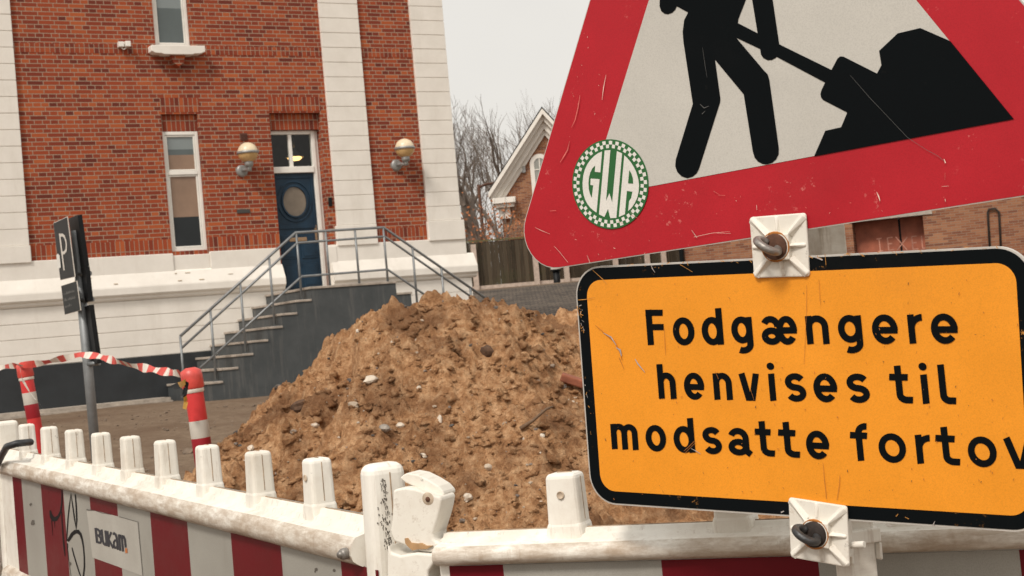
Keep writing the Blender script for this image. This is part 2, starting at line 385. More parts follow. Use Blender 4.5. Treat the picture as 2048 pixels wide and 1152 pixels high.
# ------------------------------------------------------------------ brick building (x along the facade, y into the house)
TH = math.radians(60.2)
UB = np.array([math.sin(TH), math.cos(TH), 0]); NB = np.array([math.cos(TH), -math.sin(TH), 0])
W0 = depth(65, 300, 22.7)
BLD = empty('brick_building', (W0[0], W0[1], 0), math.radians(90 - 60.2))
tag(BLD, 'red brick house with white corner strips, white plinth and blue front door', 'building')
def wl(x, y, z): return np.array([W0[0], W0[1], 0]) + UB * x - NB * y + np.array([0, 0, z])

def wall_cells(x0, x1, z0, z1, holes):
    xs = sorted({x0, x1} | {v for h in holes for v in h[:2] if x0 < v < x1}); zs = sorted({z0, z1} | {v for h in holes for v in h[2:4] if z0 < v < z1})
    for i in range(len(xs) - 1):
        for j in range(len(zs) - 1):
            cx, cz = (xs[i] + xs[i + 1]) / 2, (zs[j] + zs[j + 1]) / 2
            if not any(h[0] < cx < h[1] and h[2] < cz < h[3] for h in holes): yield xs[i], xs[i + 1], zs[j], zs[j + 1]
LEFT, TOP, BACK = -7.0, 10.2, 9.0
WINA = (2.02, 2.62, 2.85, 5.10); WINB = (2.03, 2.61, 6.17, 8.0); DOOR = (3.83, 4.73, 2.13, 5.11); WINC = (-4.6, -4.0, 2.85, 5.10)
b = MB()
for x0, x1, z0, z1 in wall_cells(-7, 7.14, 2.5, TOP, [WINA, WINB, DOOR, WINC]):
    b.quad((x0, 0, z0), (x1, 0, z0), (x1, 0, z1), (x0, 0, z1))
for (x0, x1, z0, z1), d in ((WINA, .11), (WINB, .10), (DOOR, .26), (WINC, .11)):
    b.quad((x0, 0, z0), (x0, d, z0), (x0, d, z1), (x0, 0, z1)); b.quad((x1, d, z0), (x1, 0, z0), (x1, 0, z1), (x1, d, z1))
    b.quad((x0, 0, z1), (x1, 0, z1), (x1, d, z1), (x0, d, z1)); b.quad((x0, d, z0), (x1, d, z0), (x1, 0, z0), (x0, 0, z0))
b.quad((7.14, 0, .4), (7.14, BACK, .4), (7.14, BACK, TOP), (7.14, 0, TOP))
b.quad((7.14, BACK, .4), (-7, BACK, .4), (-7, BACK, TOP), (7.14, BACK, TOP))
b.quad((-7, BACK, .4), (-7, 0, .4), (-7, 0, TOP), (-7, BACK, TOP))
b.build('wall', M['brick'], BLD)
# soldier courses: string course, lintels, base course
e_ = .004
def brick_part(name, *boxes):
    for q in boxes:
        b = MB(); b.box(*q); b.build(name, M['soldier'], BLD)
brick_part('string_course', (-.17, 4.86, -e_, .02, 6.06, 6.20), (5.58, 6.55, -e_, .02, 6.06, 6.20))
for x0, x1 in ((-.17, 2.02), (2.62, 3.83), (5.53, 6.55)): brick_part('base_course', (x0, x1, -e_, .02, 2.89, 3.115))
brick_part('lintel', (WINA[0] - .0, WINA[1] + .04, -e_, .02, 5.13, 5.36), (DOOR[0] - .0, DOOR[1] + .02, -e_, .02, 5.14, 5.37))
brick_part('inner_lintel', (WINA[0] + .002, WINA[1] - .002, .055, .12, 4.83, 5.098), (DOOR[0] + .002, DOOR[1] - .002, .09, .27, 4.84, 5.108))
brick_part('brick_sill', (WINA[0] + .002, WINA[1] - .002, .02, .12, 2.852, 2.92))

# plaster corner strips with grooved blocks
def strip(x0, x1, z0, z1, y0, name, mz=.25, side=None):
    b = MB(); z = z1
    b.box(x0 + .006, x1 - .006, y0 + .012, .03, z0, z1)
    zz = z0
    while zz < z1 - .02:
        t = min(zz + mz, z1); b.box(x0, x1, y0, .0295, zz + .006, t - .006)
        if side: b.box(side[0], side[1], .0295, side[2], zz + .006, t - .006)
        zz += mz
    return b.build(name, M['plaster'], BLD, bevel=.004)
strip(-1.3, -.17, 3.12, TOP, -.055, 'corner_strip')
strip(4.855, 5.56, 3.20, TOP, -.055, 'corner_strip')
strip(6.55, 7.19, 3.20, TOP, -.055, 'corner_strip', side=(7.10, 7.19, .75))
for bs in (((-1.36, -.16, -.075, .03, 2.86, 3.12),), ((4.82, 5.56, -.07, .03, 2.86, 3.20),), ((6.53, 7.235, -.075, .03, 2.86, 3.20), (7.1, 7.235, .03, .8, 2.86, 3.20))):
    b = MB()
    for q in bs: b.box(*q)
    b.build('strip_foot', M['plaster'], BLD, bevel=.008)
# upper plinth, sloping ledge, lower plinth with grooves, dark base
b = MB()
for x0, x1 in ((-7, 2.02), (2.62, 3.80), (4.66, 7.25)):
    b.box(x0, x1, -.045, .03, 2.40, 2.885)
b.box(2.02, 2.62, -.02, .03, 2.40, 2.852); b.box(7.12, 7.25, .03, BACK, 2.40, 2.885)
b.box(4.64, 4.80, -.055, .03, 2.14, 2.86)
b.build('upper_plinth', M['plaster'], BLD, bevel=.01)
b = MB()
prof = [(-.02, 2.62), (-.05, 2.60), (-.15, 2.40), (-.155, 2.38), (-.155, 2.285), (-.14, 2.265), (-.11, 2.25), (-.10, 2.215), (-.075, 2.19), (-.02, 2.185)]
for x0, x1 in ((-7, 3.82), (4.68, 7.38)):
    b.extrude([(0, y, z) for y, z in prof], (x0, 0, 0), (x1 - x0, 0, 0))
b.extrude([(7.24 - .0 - y - .02, 0, z) for y, z in prof][::-1], (0, -.02, 0), (0, BACK, 0))
b.build('ledge', M['plaster'], BLD, fix=True)
b = MB()
zs = [1.305, 1.48, 1.715, 1.945, 2.19]
for x0, x1 in ((-7, 3.80), (4.70, 7.29)):
    b.box(x0, x1 - .01, -.048, .03, 1.30, 2.2)
    for z0, z1 in zip(zs[:-1], zs[1:]): b.box(x0, x1, -.06, .028, z0 + .006, z1 - .006)
b.box(7.12, 7.29, .03, BACK, 1.30, 2.2)
b.build('lower_plinth', M['plaster'], BLD, bevel=.004)
b = MB(); b.box(-7, 7.3, -.075, .03, .3, 1.302); b.box(7.12, 7.3, .03, BACK, .3, 1.302); b.build('dark_base', M['black_base'], BLD)
# dirt flecks lying on the ledge
b = MB(); rnd = random.Random(3)
for k in range(9):
    x = rnd.uniform(-.6, 3.6); t = rnd.uniform(.15, .9); y, z = -.05 - .1 * t, 2.60 - .2 * t
    b.obox((x, y - .004, z + .004), [(1, 0, 0), (0, -.45, -.89), (0, -.89, .45)], (rnd.uniform(.015, .05), rnd.uniform(.003, .008), .003))
tag(b.build('plaster_crumbs', plain('fallen_plaster_crumbs', (.42, .33, .23), .9, var=.3), BLD), 'crumbs of dirt on the sloping ledge')
# roof and cornice
b = MB(); b.box(-7.2, 7.35, -.25, BACK + .1, TOP, TOP + .3); b.build('cornice', M['plaster'], BLD)
b = MB(); r0 = TOP + .3
b.add([(-7.3, -.35, r0), (7.45, -.35, r0), (7.45, BACK + .2, r0), (-7.3, BACK + .2, r0), (-3, BACK / 2, r0 + 3.4), (3, BACK / 2, r0 + 3.4)],
      [(0, 1, 5, 4), (1, 2, 5), (2, 3, 4, 5), (3, 0, 4), (0, 3, 2, 1)]); b.build('roof', M['slate'], BLD)

# windows
def sash(name, x0, x1, z0, z1, y, panes, w=.055, parent=BLD, mats=None):
    """panes: list of (z0,z1,[(frac0,frac1,mat)...])"""
    b = MB(); cuts = [z0] + [p[0] for p in panes[1:]] + [z1]
    b.box(x0, x0 + w, y, y + .07, z0, z1); b.box(x1 - w, x1, y, y + .07, z0, z1)
    b.box(x0 + w, x1 - w, y, y + .07, z0, z0 + w); b.box(x0 + w, x1 - w, y, y + .07, z1 - w, z1)
    for c in cuts[1:-1]: b.box(x0 + w, x1 - w, y - .004, y + .07, c - .03, c + .03)
    o = b.build(name, M['white_paint'], parent, bevel=.006)
    s = MB()
    for k in range(len(panes)):
        a, c = cuts[k] + (w if k == 0 else .03), cuts[k + 1] - (w if k == len(panes) - 1 else .03)
        iw = .028; xa, xb = x0 + w, x1 - w
        s.box(xa + .004, xa + iw, y + .012, y + .05, a + .004, c - .004); s.box(xb - iw, xb - .004, y + .012, y + .05, a + .004, c - .004)
        s.box(xa + iw, xb - iw, y + .012, y + .05, a + .004, a + iw); s.box(xa + iw, xb - iw, y + .012, y + .05, c - iw, c - .004)
        p = MB(); g0, g1 = a + iw, c - iw; mm = []
        for f0, f1, mt in panes[k][1]:
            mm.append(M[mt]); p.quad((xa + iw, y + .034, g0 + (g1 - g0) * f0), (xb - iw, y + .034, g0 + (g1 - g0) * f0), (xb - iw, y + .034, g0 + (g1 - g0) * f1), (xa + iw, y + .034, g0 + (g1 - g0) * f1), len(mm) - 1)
        p.build('pane', mm, o)
    s.build('casement', M['white_paint'], o, bevel=.004)
    return o
sash('window', WINA[0] + .004, WINA[1] - .004, 2.915, 4.828, .055, [(2.915, [(0, .42, 'glass_dark'), (.42, 1, 'reflection_tan')]), (4.165, [(0, .45, 'reflection_tan'), (.45, .62, 'film_green'), (.62, 1, 'film_grey')])])  # tan above dark: reflection painted onto the opaque panes as flat bands
sash('window', WINC[0] + .004, WINC[1] - .004, 2.915, 4.99, .055, [(2.915, [(0, .5, 'glass_dark'), (.5, 1, 'reflection_tan')]), (4.165, [(0, 1, 'film_grey')])])
sash('window', WINB[0] + .004, WINB[1] - .004, 6.175, 7.99, .05, [(6.175, [(0, .34, 'film_green'), (.34, 1, 'film_grey')])])
b = MB(); b.extrude([(1.905, 0, 6.165), (1.905, 0, 6.07), (1.96, 0, 6.04), (2.06, 0, 6.035), (2.10, 0, 6.02), (2.56, 0, 6.02), (2.60, 0, 6.035), (2.70, 0, 6.04), (2.775, 0, 6.07), (2.775, 0, 6.165)], (0, -.19, 0), (0, .21, 0))
sl = b.build('window_sill', M['plaster'], BLD, bevel=.008, fix=True)
b = MB(); b.extrude([(2.22, 0, 6.02), (2.26, 0, 5.90), (2.34, 0, 5.84), (2.42, 0, 5.90), (2.46, 0, 6.02)], (0, -.13, 0), (0, .14, 0)); b.build('sill_bracket', M['brick'], BLD, fix=True)

b = MB(); b.box(3.78, 5.4, .27, 3.2, 2.05, 5.2)
for k_ in (2,): del b.f[k_], b.m[k_], b.s[k_]
b.build('hallway', plain('brown_hall_wall', (.16, .13, .10), .8, var=.1), BLD)
pl_ = MB(); pl_.lathe([(.02, .16), (.05, .10), (.15, .0), (.16, -.02)], (4.62, 1.0, 4.52), 16); pl_.tube([(4.62, 1.0, 4.66), (4.62, 1.0, 5.19)], .008, 6); hp_ = pl_.build('pendant_lamp', M['lamp_grey'], BLD)
gm = bpy.data.materials.new('glowing_bulb'); gm.use_nodes = True; gb = gm.node_tree.nodes['Principled BSDF']; gb.inputs['Emission Color'].default_value = (1, .55, .2, 1); gb.inputs['Emission Strength'].default_value = 2.2
pl_ = MB(); pl_.lathe([(.001, -.05), (.08, -.04), (.13, .0), (.10, .02)], (4.62, 1.0, 4.49), 16); pl_.build('bulb', gm, hp_)
# front door: frame, transom light, leaf with oval pane
b = MB(); fy = .16
b.box(3.832, 3.87, fy, .25, 2.2, 4.838); b.box(4.60, 4.668, fy, .25, 2.14, 4.838); b.box(4.668, 4.728, fy + .03, .25, 2.14, 4.838)
b.box(3.87, 4.60, fy, .25, 4.775, 4.838); b.box(3.87, 4.60, fy - .02, .25, 4.13, 4.235); b.box(4.195, 4.255, fy + .01, .24, 4.235, 4.775)
fr = b.build('door_frame', M['white_paint'], BLD, bevel=.008)
for x0, x1 in ((3.87, 4.195), (4.255, 4.60)):
    p = MB(); p.quad((x0, .21, 4.235), (x1, .21, 4.235), (x1, .21, 4.775), (x0, .21, 4.775)); p.build('transom_pane', M['clear_glass'], fr)
b = MB(); dx0, dx1, dy = 3.872, 4.598, .20
b.box(dx0, dx1, dy, dy + .045, 2.14, 4.128)
cx, cz, rx, rz = 4.225, 3.655, .205, .245
def ring(b, rin, rout, y0, y1, n=40, mat=0):
    vs = []; fs = []
    for k in range(n):
        t = 2 * math.pi * k / n
        for rr, yy in ((rin, y1), (rin, y0), (rout, y0), (rout, y1)):
            vs.append((cx + (rx + rr) * math.cos(t), yy, cz + (rz + rr) * math.sin(t)))
    for k in range(n):
        for q in range(3):
            a_ = k * 4 + q; c_ = ((k + 1) % n) * 4 + q; fs.append((a_, c_, c_ + 1, a_ + 1))
    b.add(vs, fs, mat, False)
ring(b, 0, .03, dy - .028, dy + .001); ring(b, .075, .10, dy - .016, dy + .001)
for z0, z1 in ((2.22, 2.62), (2.70, 3.10)):
    for x0, x1 in ((3.93, 4.20), (4.27, 4.54)):
        b.box(x0, x1, dy - .012, dy + .001, z0, z1); b.box(x0 + .035, x1 - .035, dy - .020, dy - .010, z0 + .035, z1 - .035)
b.box(3.91, 4.56, dy - .018, dy + .001, 3.20, 3.26); b.box(3.91, 4.56, dy - .014, dy + .001, 4.04, 4.08)
b.box(3.905, 3.935, dy - .012, dy + .001, 3.26, 4.04); b.box(4.535, 4.565, dy - .012, dy + .001, 3.26, 4.04)
dr = b.build('door', M['door_blue'], BLD, bevel=.006)
b = MB(); b.poly([(cx + (rx + .002) * math.cos(2 * math.pi * k / 40), dy - .004, cz + (rz + .002) * math.sin(2 * math.pi * k / 40)) for k in range(40)]); b.build('oval_pane', plain('bronze_frosted_glass', (.17, .135, .10), .25, var=.2, scale=6, spec=.5), dr)
b = MB(); b.box(4.07, 4.38, dy - .03, dy - .001, 2.985, 3.055); b.build('letter_slot', M['brass'], dr, bevel=.012)
b = MB(); b.box(4.535, 4.575, dy - .012, dy - .001, 3.0, 3.25); b.tube([(4.555, dy - .01, 3.15), (4.555, dy - .06, 3.15), (4.47, dy - .06, 3.15)], .011, 8); b.build('handle', M['brass'], dr)
b = MB(); b.box(4.742, 4.80, -.04, .0, 3.53, 3.68); b.build('doorbell', M['black'], BLD, bevel=.008)
b = MB(); b.box(3.30, 3.42, -.012, .01, 4.66, 4.78)
for k in range(4): b.box(3.305, 3.415, -.02, -.008, 4.672 + k * .026, 4.685 + k * .026)
b.build('air_vent', plain('brown_vent', (.11, .04, .025), .8), BLD)
b = MB(); b.box(3.14, 3.36, -.02, .01, 3.475, 3.54); b.build('name_plate', plain('dark_bronze_plate', (.05, .045, .04), .6), BLD, bevel=.004)
b = MB(); b.box(1.42, 1.50, -.10, .0, 6.15, 6.23); b.box(1.52, 1.60, -.13, .0, 6.15, 6.235); b.tube([(1.47, -.05, 6.14), (1.50, -.06, 6.11), (1.54, -.06, 6.14)], .012, 6); b.build('sensor_box', M['white_paint'], BLD, bevel=.012)

# ------------------------------------------------------------------ stairs in front of the door, double flight with railing
ST = empty('front_stairs', (W0[0], W0[1], 0), math.radians(90 - 60.2))
tag(ST, 'dark grey double stairs with pale treads and steel railing below the blue door', 'stairs')
SW, R, G = -2.0, .183, .247
xL, xR, zT = 3.48, 4.90, 2.13
b = MB(); zb = .45
b.box(xL, xR, SW, -.077, zb, zT - .035)
for k in range(1, 8):
    b.box(xL - G * k, xL - G * (k - 1), SW, -.077, zb, zT - R * k - .035)
    b.box(xR + G * (k - 1), xR + G * k, SW, -.077, zb, zT - R * k - .035)
b.build('side_wall', M['stair_dark'], ST)
def tread(x0, x1, z, y0=SW - .015, y1=-.078):
    b = MB(); b.box(x0, x1, y0, y1, z - .035, z); b.build('tread', M['concrete'], ST, bevel=.006)
b = MB(); b.box(xL - .02, xR + .02, SW - .015, -.078, zT - .035, zT + .002); b.box(3.84, 4.66, -.078, .2, zT - .03, zT + .012); b.build('landing', M['concrete'], ST, bevel=.006)
for k in range(1, 8):
    tread(xL - G * k - .02, xL - G * (k - 1) - .001, zT - R * k); tread(xR + G * (k - 1) + .001, xR + G * k + .02, zT - R * k)
ry = -1.84; rt = .021
P_ = [(1.467, 1.055, 1.55), (1.95, 1.07, 1.893), (2.44, 1.416, 2.243), (2.93, 1.765, 2.61)]
top = [(1.467, 1.549), (3.382, 2.971), (4.85, 2.987), (7.05, 1.40)]
def rail(name, pts, r=.019):
    b = MB(); b.tube([(x, ry, z) for x, z in pts], r, 8); b.build(name, M['galv'], ST)
rail('handrail', top, .022)
rail('middle_rail', [(1.467, 1.372), (3.394, 2.815), (4.854, 2.845), (7.05, 1.25)])
rail('lower_rail', [(1.72, 1.06), (3.421, 2.303), (4.857, 2.325), (6.75, .97)])
for x in (1.467, 1.95, 2.44, 2.925, 3.39, 3.87, 4.36, 4.845, 5.32, 5.80, 6.29, 6.78):
    zt = float(np.interp(x, [p[0] for p in top], [p[1] for p in top]))
    k = math.ceil((xL - .001 - x) / G) if x < xL else (math.ceil((x - xR) / G) if x > xR else 0)
    zf = zT - R * min(8, max(0, k))
    b = MB(); b.tube([(x, ry, max(zf - .01, .56)), (x, ry, zt)], rt * .9, 8); b.box(x - .05, x + .05, ry - .04, ry + .04, max(zf, .56), max(zf, .56) + .008); b.build('railing_post', M['galv'], ST)

# concrete strip at the foot of the wall
b = MB(); b.box(-6.9, 1.62, -.62, -.08, .42, .655); b.box(-6.9, 1.62, -.72, -.622, .42, .61)
pv = b.build('pavement', M['concrete']); pv.matrix_world = BLD.matrix_world.copy(); pv.location = BLD.location; pv.rotation_euler = BLD.rotation_euler; tag(pv, kind='structure')

# wall lamps
def wall_lamp(gx, gz, sx, sz, label):
    t = empty('wall_lamp', tuple(wl(sx, 0, sz)), math.radians(90 - 60.2)); tag(t, label, 'wall lamp', 'globe lamps on the brick wall')
    dx, dz, yo, r = gx - sx, gz - sz, -.26, .165
    b = MB(); b.lathe([(0, .05), (.07, .05), (.095, .035), (.10, .0)], (0, 0, 0), 20, 0, (0, -1, 0)); b.build('wall_mount', M['lamp_grey'], t)
    b = MB(); b.tube([(0, -.06, 0), (dx * .6, yo * .8, -.005), (dx, yo, .0)], .03, 10); b.tube([(dx, yo, -.04), (dx, yo, dz - r - .03)], .038, 12)
    b.lathe([(.0, dz - r - .06), (.065, dz - r - .06), (.075, dz - r + .02), (.05, dz - r + .03)], (dx, yo, 0), 16); b.build('bracket', M['lamp_grey'], t)
    b = MB(); b.lathe([(r * math.sin(q), dz - r * math.cos(q)) for q in np.linspace(.01, math.pi / 2, 9)], (dx, yo, 0), 24); b.build('globe_bottom', M['lamp_yellow'], t)
    b = MB(); b.lathe([(r * math.sin(q), dz - r * math.cos(q)) for q in np.linspace(math.pi / 2, math.pi - .01, 9)], (dx, yo, 0), 24); b.build('globe_top', M['lamp_white'], t)
    b = MB(); b.lathe([(r - .005, dz - .02), (r + .014, dz - .02), (r + .014, dz + .02), (r - .005, dz + .02)], (dx, yo, 0), 24); b.build('ring', M['lamp_grey'], t)
wall_lamp(3.315, 4.425, 3.28, 4.165, 'globe wall lamp on the brick wall left of the blue door')
wall_lamp(6.115, 4.445, 6.05, 4.19, 'globe wall lamp on brick between the two white strips right of the door')
# ------------------------------------------------------------------ behind: fence, gabled house, brick warehouse, trees
def frame_at(px, py, z, ang):            # origin on a sight line, local x turned by ang from the picture plane
    return depth(px, py, z)
FZ = 50.0
fp = depth(930, 584, FZ); fq = depth(1420, 540, FZ + 1.5)
fdir = fq - fp; fdir[2] = 0; FL = np.linalg.norm(fdir); fang = math.atan2(fdir[1], fdir[0])
FEN = empty('wooden_fence', (fp[0], fp[1], fp[2]), fang)
tag(FEN, 'weathered dark board fence with concrete posts beyond the cobbled street', 'fence')
b = MB(); x = -14.0; rnd = random.Random(5)
while x < FL:
    h = 1.62 + rnd.uniform(-.015, .015); b.box(x, x + .132, rnd.uniform(-.006, .006), .03, .16, h); x += .14
b.box(-14, FL, .03, .09, .35, .45); b.box(-14, FL, .03, .09, 1.3, 1.4)
b.build('board_panel', M['boards'], FEN)
b = MB(); b.box(-14, FL, -.02, .05, -.35, .158); b.build('gravel_board', M['concrete_post'], FEN)
b = MB(); b.box(-14, FL, -.03, .06, 1.64, 1.68); b.build('top_rail', plain('mossy_top_rail', (.13, .12, .05), .9, var=.3), FEN)
for px in (700, 830, 954, 1078, 1140, 1243, 1310, 1345):
    x = (px - 930) / F * FZ; b = MB(); b.box(x - .085, x + .085, -.12, .02, -.35, 1.55); b.build('fence_post', M['concrete_post'], FEN, bevel=.01)
p0 = depth(1114, 562, 48.6)
t = empty('utility_post', tuple(p0 - np.array([0, 0, .1]))); tag(t, 'small dark post with a pale band in front of the board fence', 'post')
b = MB(); b.tube([(0, 0, -.4), (0, 0, .42)], .11, 10); b.lathe([(.16, .42), (.17, .45), (.17, .62), (.10, .70), (0, .71)], n=12); b.build('post_body', M['black'], t)
b = MB(); b.lathe([(.172, .48), (.174, .49), (.174, .55), (.172, .56)], n=12); b.build('band', M['post_white'], t)

# gabled house
GA = empty('gabled_house', tuple(depth(1008, 480, 60) * np.array([1, 1, 0]) + np.array([0, 0, 2.4])), math.radians(-3))
tag(GA, 'orange brick house with a white moulded gable behind the board fence', 'building')
eave = depth(993, 388, 60)[2] - 2.4; apex = depth(1086, 226, 60.6)[2] - 2.4
def lx(px, py, z): 
    P = depth(px, py, z); v = P - np.array(GA.location); a_ = GA.rotation_euler[2]; return v[0] * math.cos(a_) + v[1] * math.sin(a_)
gx0 = 0.0; half = lx(1086, 226, 60.6) ; gw = 2 * half
sl_ = (apex - eave) / (half + .42)
b = MB()
b.add([(0, 0, 0), (gw, 0, 0), (gw, 0, eave), (half, 0, eave + half * sl_), (0, 0, eave)], [(0, 1, 2, 3, 4)])
b.quad((0, 12, 0), (0, 0, 0), (0, 0, eave), (0, 12, eave)); b.quad((gw, 0, 0), (gw, 12, 0), (gw, 12, eave), (gw, 0, eave)); b.build('wall', M['brick_gable'], GA)
b = MB(); ov = .42
for s_ in (0, 1):
    xa = -ov if s_ == 0 else gw + ov; z0 = apex - (half + ov) * sl_
    b.quad((xa, -.6, z0 + .10), (half, -.6, apex + .10), (half, 12, apex + .10), (xa, 12, z0 + .10))
    b.quad((xa, -.6, z0 - .02), (xa, 12, z0 - .02), (half, 12, apex - .02), (half, -.6, apex - .02))
b.build('roof', M['slate'], GA)
b = MB()
for s_ in (0, 1):
    for (d0, d1, y0, y1) in ((-.02, .20, -.62, -.1), (.20, .42, -.42, -.05), (.42, .74, -.24, .02), (.74, .98, -.10, .02)):
        xa = -ov + d0 * .3 if s_ == 0 else gw + ov - d0 * .3
        xe = xa; z0 = apex - (half + ov) * sl_
        zA = z0 + (abs(xe - (-ov if s_ == 0 else gw + ov))) * sl_
        b.add([(xe, y0, zA - d0), (half, y0, apex - d0), (half, y0, apex - d1), (xe, y0, zA - d1), (xe, y1, zA - d0), (half, y1, apex - d0), (half, y1, apex - d1), (xe, y1, zA - d1)],
              [(0, 1, 2, 3), (7, 6, 5, 4), (0, 4, 5, 1), (3, 2, 6, 7), (0, 3, 7, 4), (1, 5, 6, 2)])
b.build('gable_moulding', M['plaster'], GA, fix=True)
for xa, sg in ((-.30, 1), (gw + .30, -1)):
    b = MB()
    for a_, c_, y0, z0, z1 in ((0, .92, -.55, -.42, -.20), (.08, .84, -.42, -.58, -.423), (.22, .66, -.2, -1.02, -.583)): b.box(min(xa + sg * a_, xa + sg * c_), max(xa + sg * a_, xa + sg * c_), y0, .1, eave + z0, eave + z1)
    b.build('eaves_return', M['plaster'], GA)
wx = lx(1080, 330, 60.5); wz = depth(1080, 330, 60.5)[2] - 2.4 - .45
def archpts(r, x, zc, hb, y): return [(x - r, y, zc - hb)] + [(x - r * math.cos(q), y, zc + r * math.sin(q)) for q in np.linspace(0, math.pi, 15)] + [(x + r, y, zc - hb)]
b = MB(); o_ = archpts(.39, wx, wz + .45, 1.7, -.06); i_ = archpts(.22, wx, wz + .45, 1.7, -.06)
for k in range(len(o_) - 1): b.quad(o_[k], o_[k + 1], i_[k + 1], i_[k]); b.quad(o_[k], (o_[k][0], .01, o_[k][2]), (o_[k + 1][0], .01, o_[k + 1][2]), o_[k + 1])
w_ = b.build('arched_window', M['plaster'], GA)
b = MB(); b.poly(archpts(.23, wx, wz + .45, 1.7, -.03)); b.build('pane', plain('pale_reflecting_glass', (.30, .30, .27), .2, spec=.6), w_)
b = MB(); b.box(wx - .02, wx + .02, -.05, -.035, wz - 1.2, wz + .66); b.box(wx - .22, wx + .22, -.05, -.035, wz + .2, wz + .24); b.build('glazing_bar', M['plaster'], w_)
b = MB(); b.box(wx - .72, wx - .58, -.1, 0, wz + .15, wz + .4); b.build('wall_fixture', M['lamp_grey'], GA)

# brick warehouse
wpA = depth(1366, 560, 42); wpB = depth(2160, 492, 38.5); wd = wpB - wpA; wd[2] = 0; WLN = np.linalg.norm(wd); wang = math.atan2(wd[1], wd[0])
WH = empty('brick_warehouse', (wpA[0], wpA[1], 1.6), wang); tag(WH, 'weathered brick warehouse with red brown doors seen between the two road signs', 'building')
def wq(px, py):
    P = on(px, py, wpA, (-math.sin(wang), math.cos(wang), 0)); v = P - wpA; return v[0] * math.cos(wang) + v[1] * math.sin(wang), P[2] - 1.6
dxa, dtop = wq(1704, 450); dxb, _ = wq(1845, 430); dtop = max(dtop, wq(1845, 430)[1])
b = MB(); hole = (dxa, dxb, -.5, dtop)
for x0, x1, z0, z1 in wall_cells(0, WLN + 6, -1.5, 5.2, [(dxa, dxb, -1.5, dtop)]): b.quad((x0, 0, z0), (x1, 0, z0), (x1, 0, z1), (x0, 0, z1))
b.quad((dxa, 0, -1.5), (dxa, .6, -1.5), (dxa, .6, dtop), (dxa, 0, dtop)); b.quad((dxb, .6, -1.5), (dxb, 0, -1.5), (dxb, 0, dtop), (dxb, .6, dtop)); b.quad((dxa, 0, dtop), (dxa, .6, dtop), (dxb, .6, dtop), (dxb, 0, dtop))
b.quad((0, 9, -1.5), (0, 0, -1.5), (0, 0, 5.2), (0, 9, 5.2)); b.quad((WLN + 6, 0, -1.5), (WLN + 6, 9, -1.5), (WLN + 6, 9, 5.2), (WLN + 6, 0, 5.2))
b.build('wall', M['brick_far'], WH)
b = MB(); b.box(-.2, WLN + 6.2, -.2, 9.2, 5.2, 5.4); b.build('roof', M['slate'], WH)
b = MB(); b.box(dxa - .05, dxb + .25, -.04, .1, dtop + .003, dtop + .09); b.build('door_lintel', M['concrete'], WH)
dm, _ = wq(1797, 470)
for x0, x1 in ((dxa, dm - .02), (dm + .02, dxb)):
    b = MB(); b.box(x0 + .01, x1 - .01, .50, .54, -1.4, dtop - .002); d_ = b.build('warehouse_door', M['door_rust'], WH)
b = MB(); b.box(dxa + .004, dxb - .004, .56, .59, -1.45, dtop - .003); b.build('door_gap', M['black'], WH)
b = MB()
def whstroke(pts, w=2.2, mat=0):
    ps = [np.array(wq(*p)) for p in pts]; w = w / F * 40
    for p, q in zip(ps[:-1], ps[1:]):
        d = q - p; L = np.linalg.norm(d); d /= L; nn = np.array([-d[1], d[0]]) * w / 2; p2, q2 = p - d * w * .3, q + d * w * .3
        b.add([(c[0], .495 - .001 * (len(b.f) % 5), c[1]) for c in (p2 - nn, q2 - nn, q2 + nn, p2 + nn)], [(0, 1, 2, 3)], mat)
for pts in ([(1754, 476.5), (1757, 502)], [(1750, 477), (1759, 475.5)], [(1753, 502.5), (1762, 501)],        # I
            [(1771, 475), (1774, 500)], [(1771, 475), (1781, 473.5)], [(1772.5, 487), (1780, 486)], [(1774, 500), (1784, 498.5)],   # E
            [(1788, 473), (1811, 499)], [(1811, 473), (1791, 500)],                                        # X across the gap
            [(1820, 472), (1823, 498)], [(1820, 472), (1830, 471)], [(1821.5, 485), (1829, 484)], [(1823, 498), (1833, 497)],
            [(1840, 471), (1842.5, 496)], [(1842.5, 496), (1847, 495.5)]):
    whstroke(pts)
b.build('faded_lettering', M['door_letters'], WH)
b = MB(); pts = [wq(1981, 520), wq(1975.5, 425), wq(1978, 419), wq(1990, 417), wq(1998, 424), wq(2003, 520)]
b.tube([(x, -.06, z) for x, z in pts], .028, 8); b.build('bent_pipe', M['rust_dark'], WH)
x, z = wq(1352, 510); b = MB(); b.tube([(.05, -.1, -1.4), (.05, -.1, 5.1)], .07, 8); b.build('downpipe', M['black'], WH)

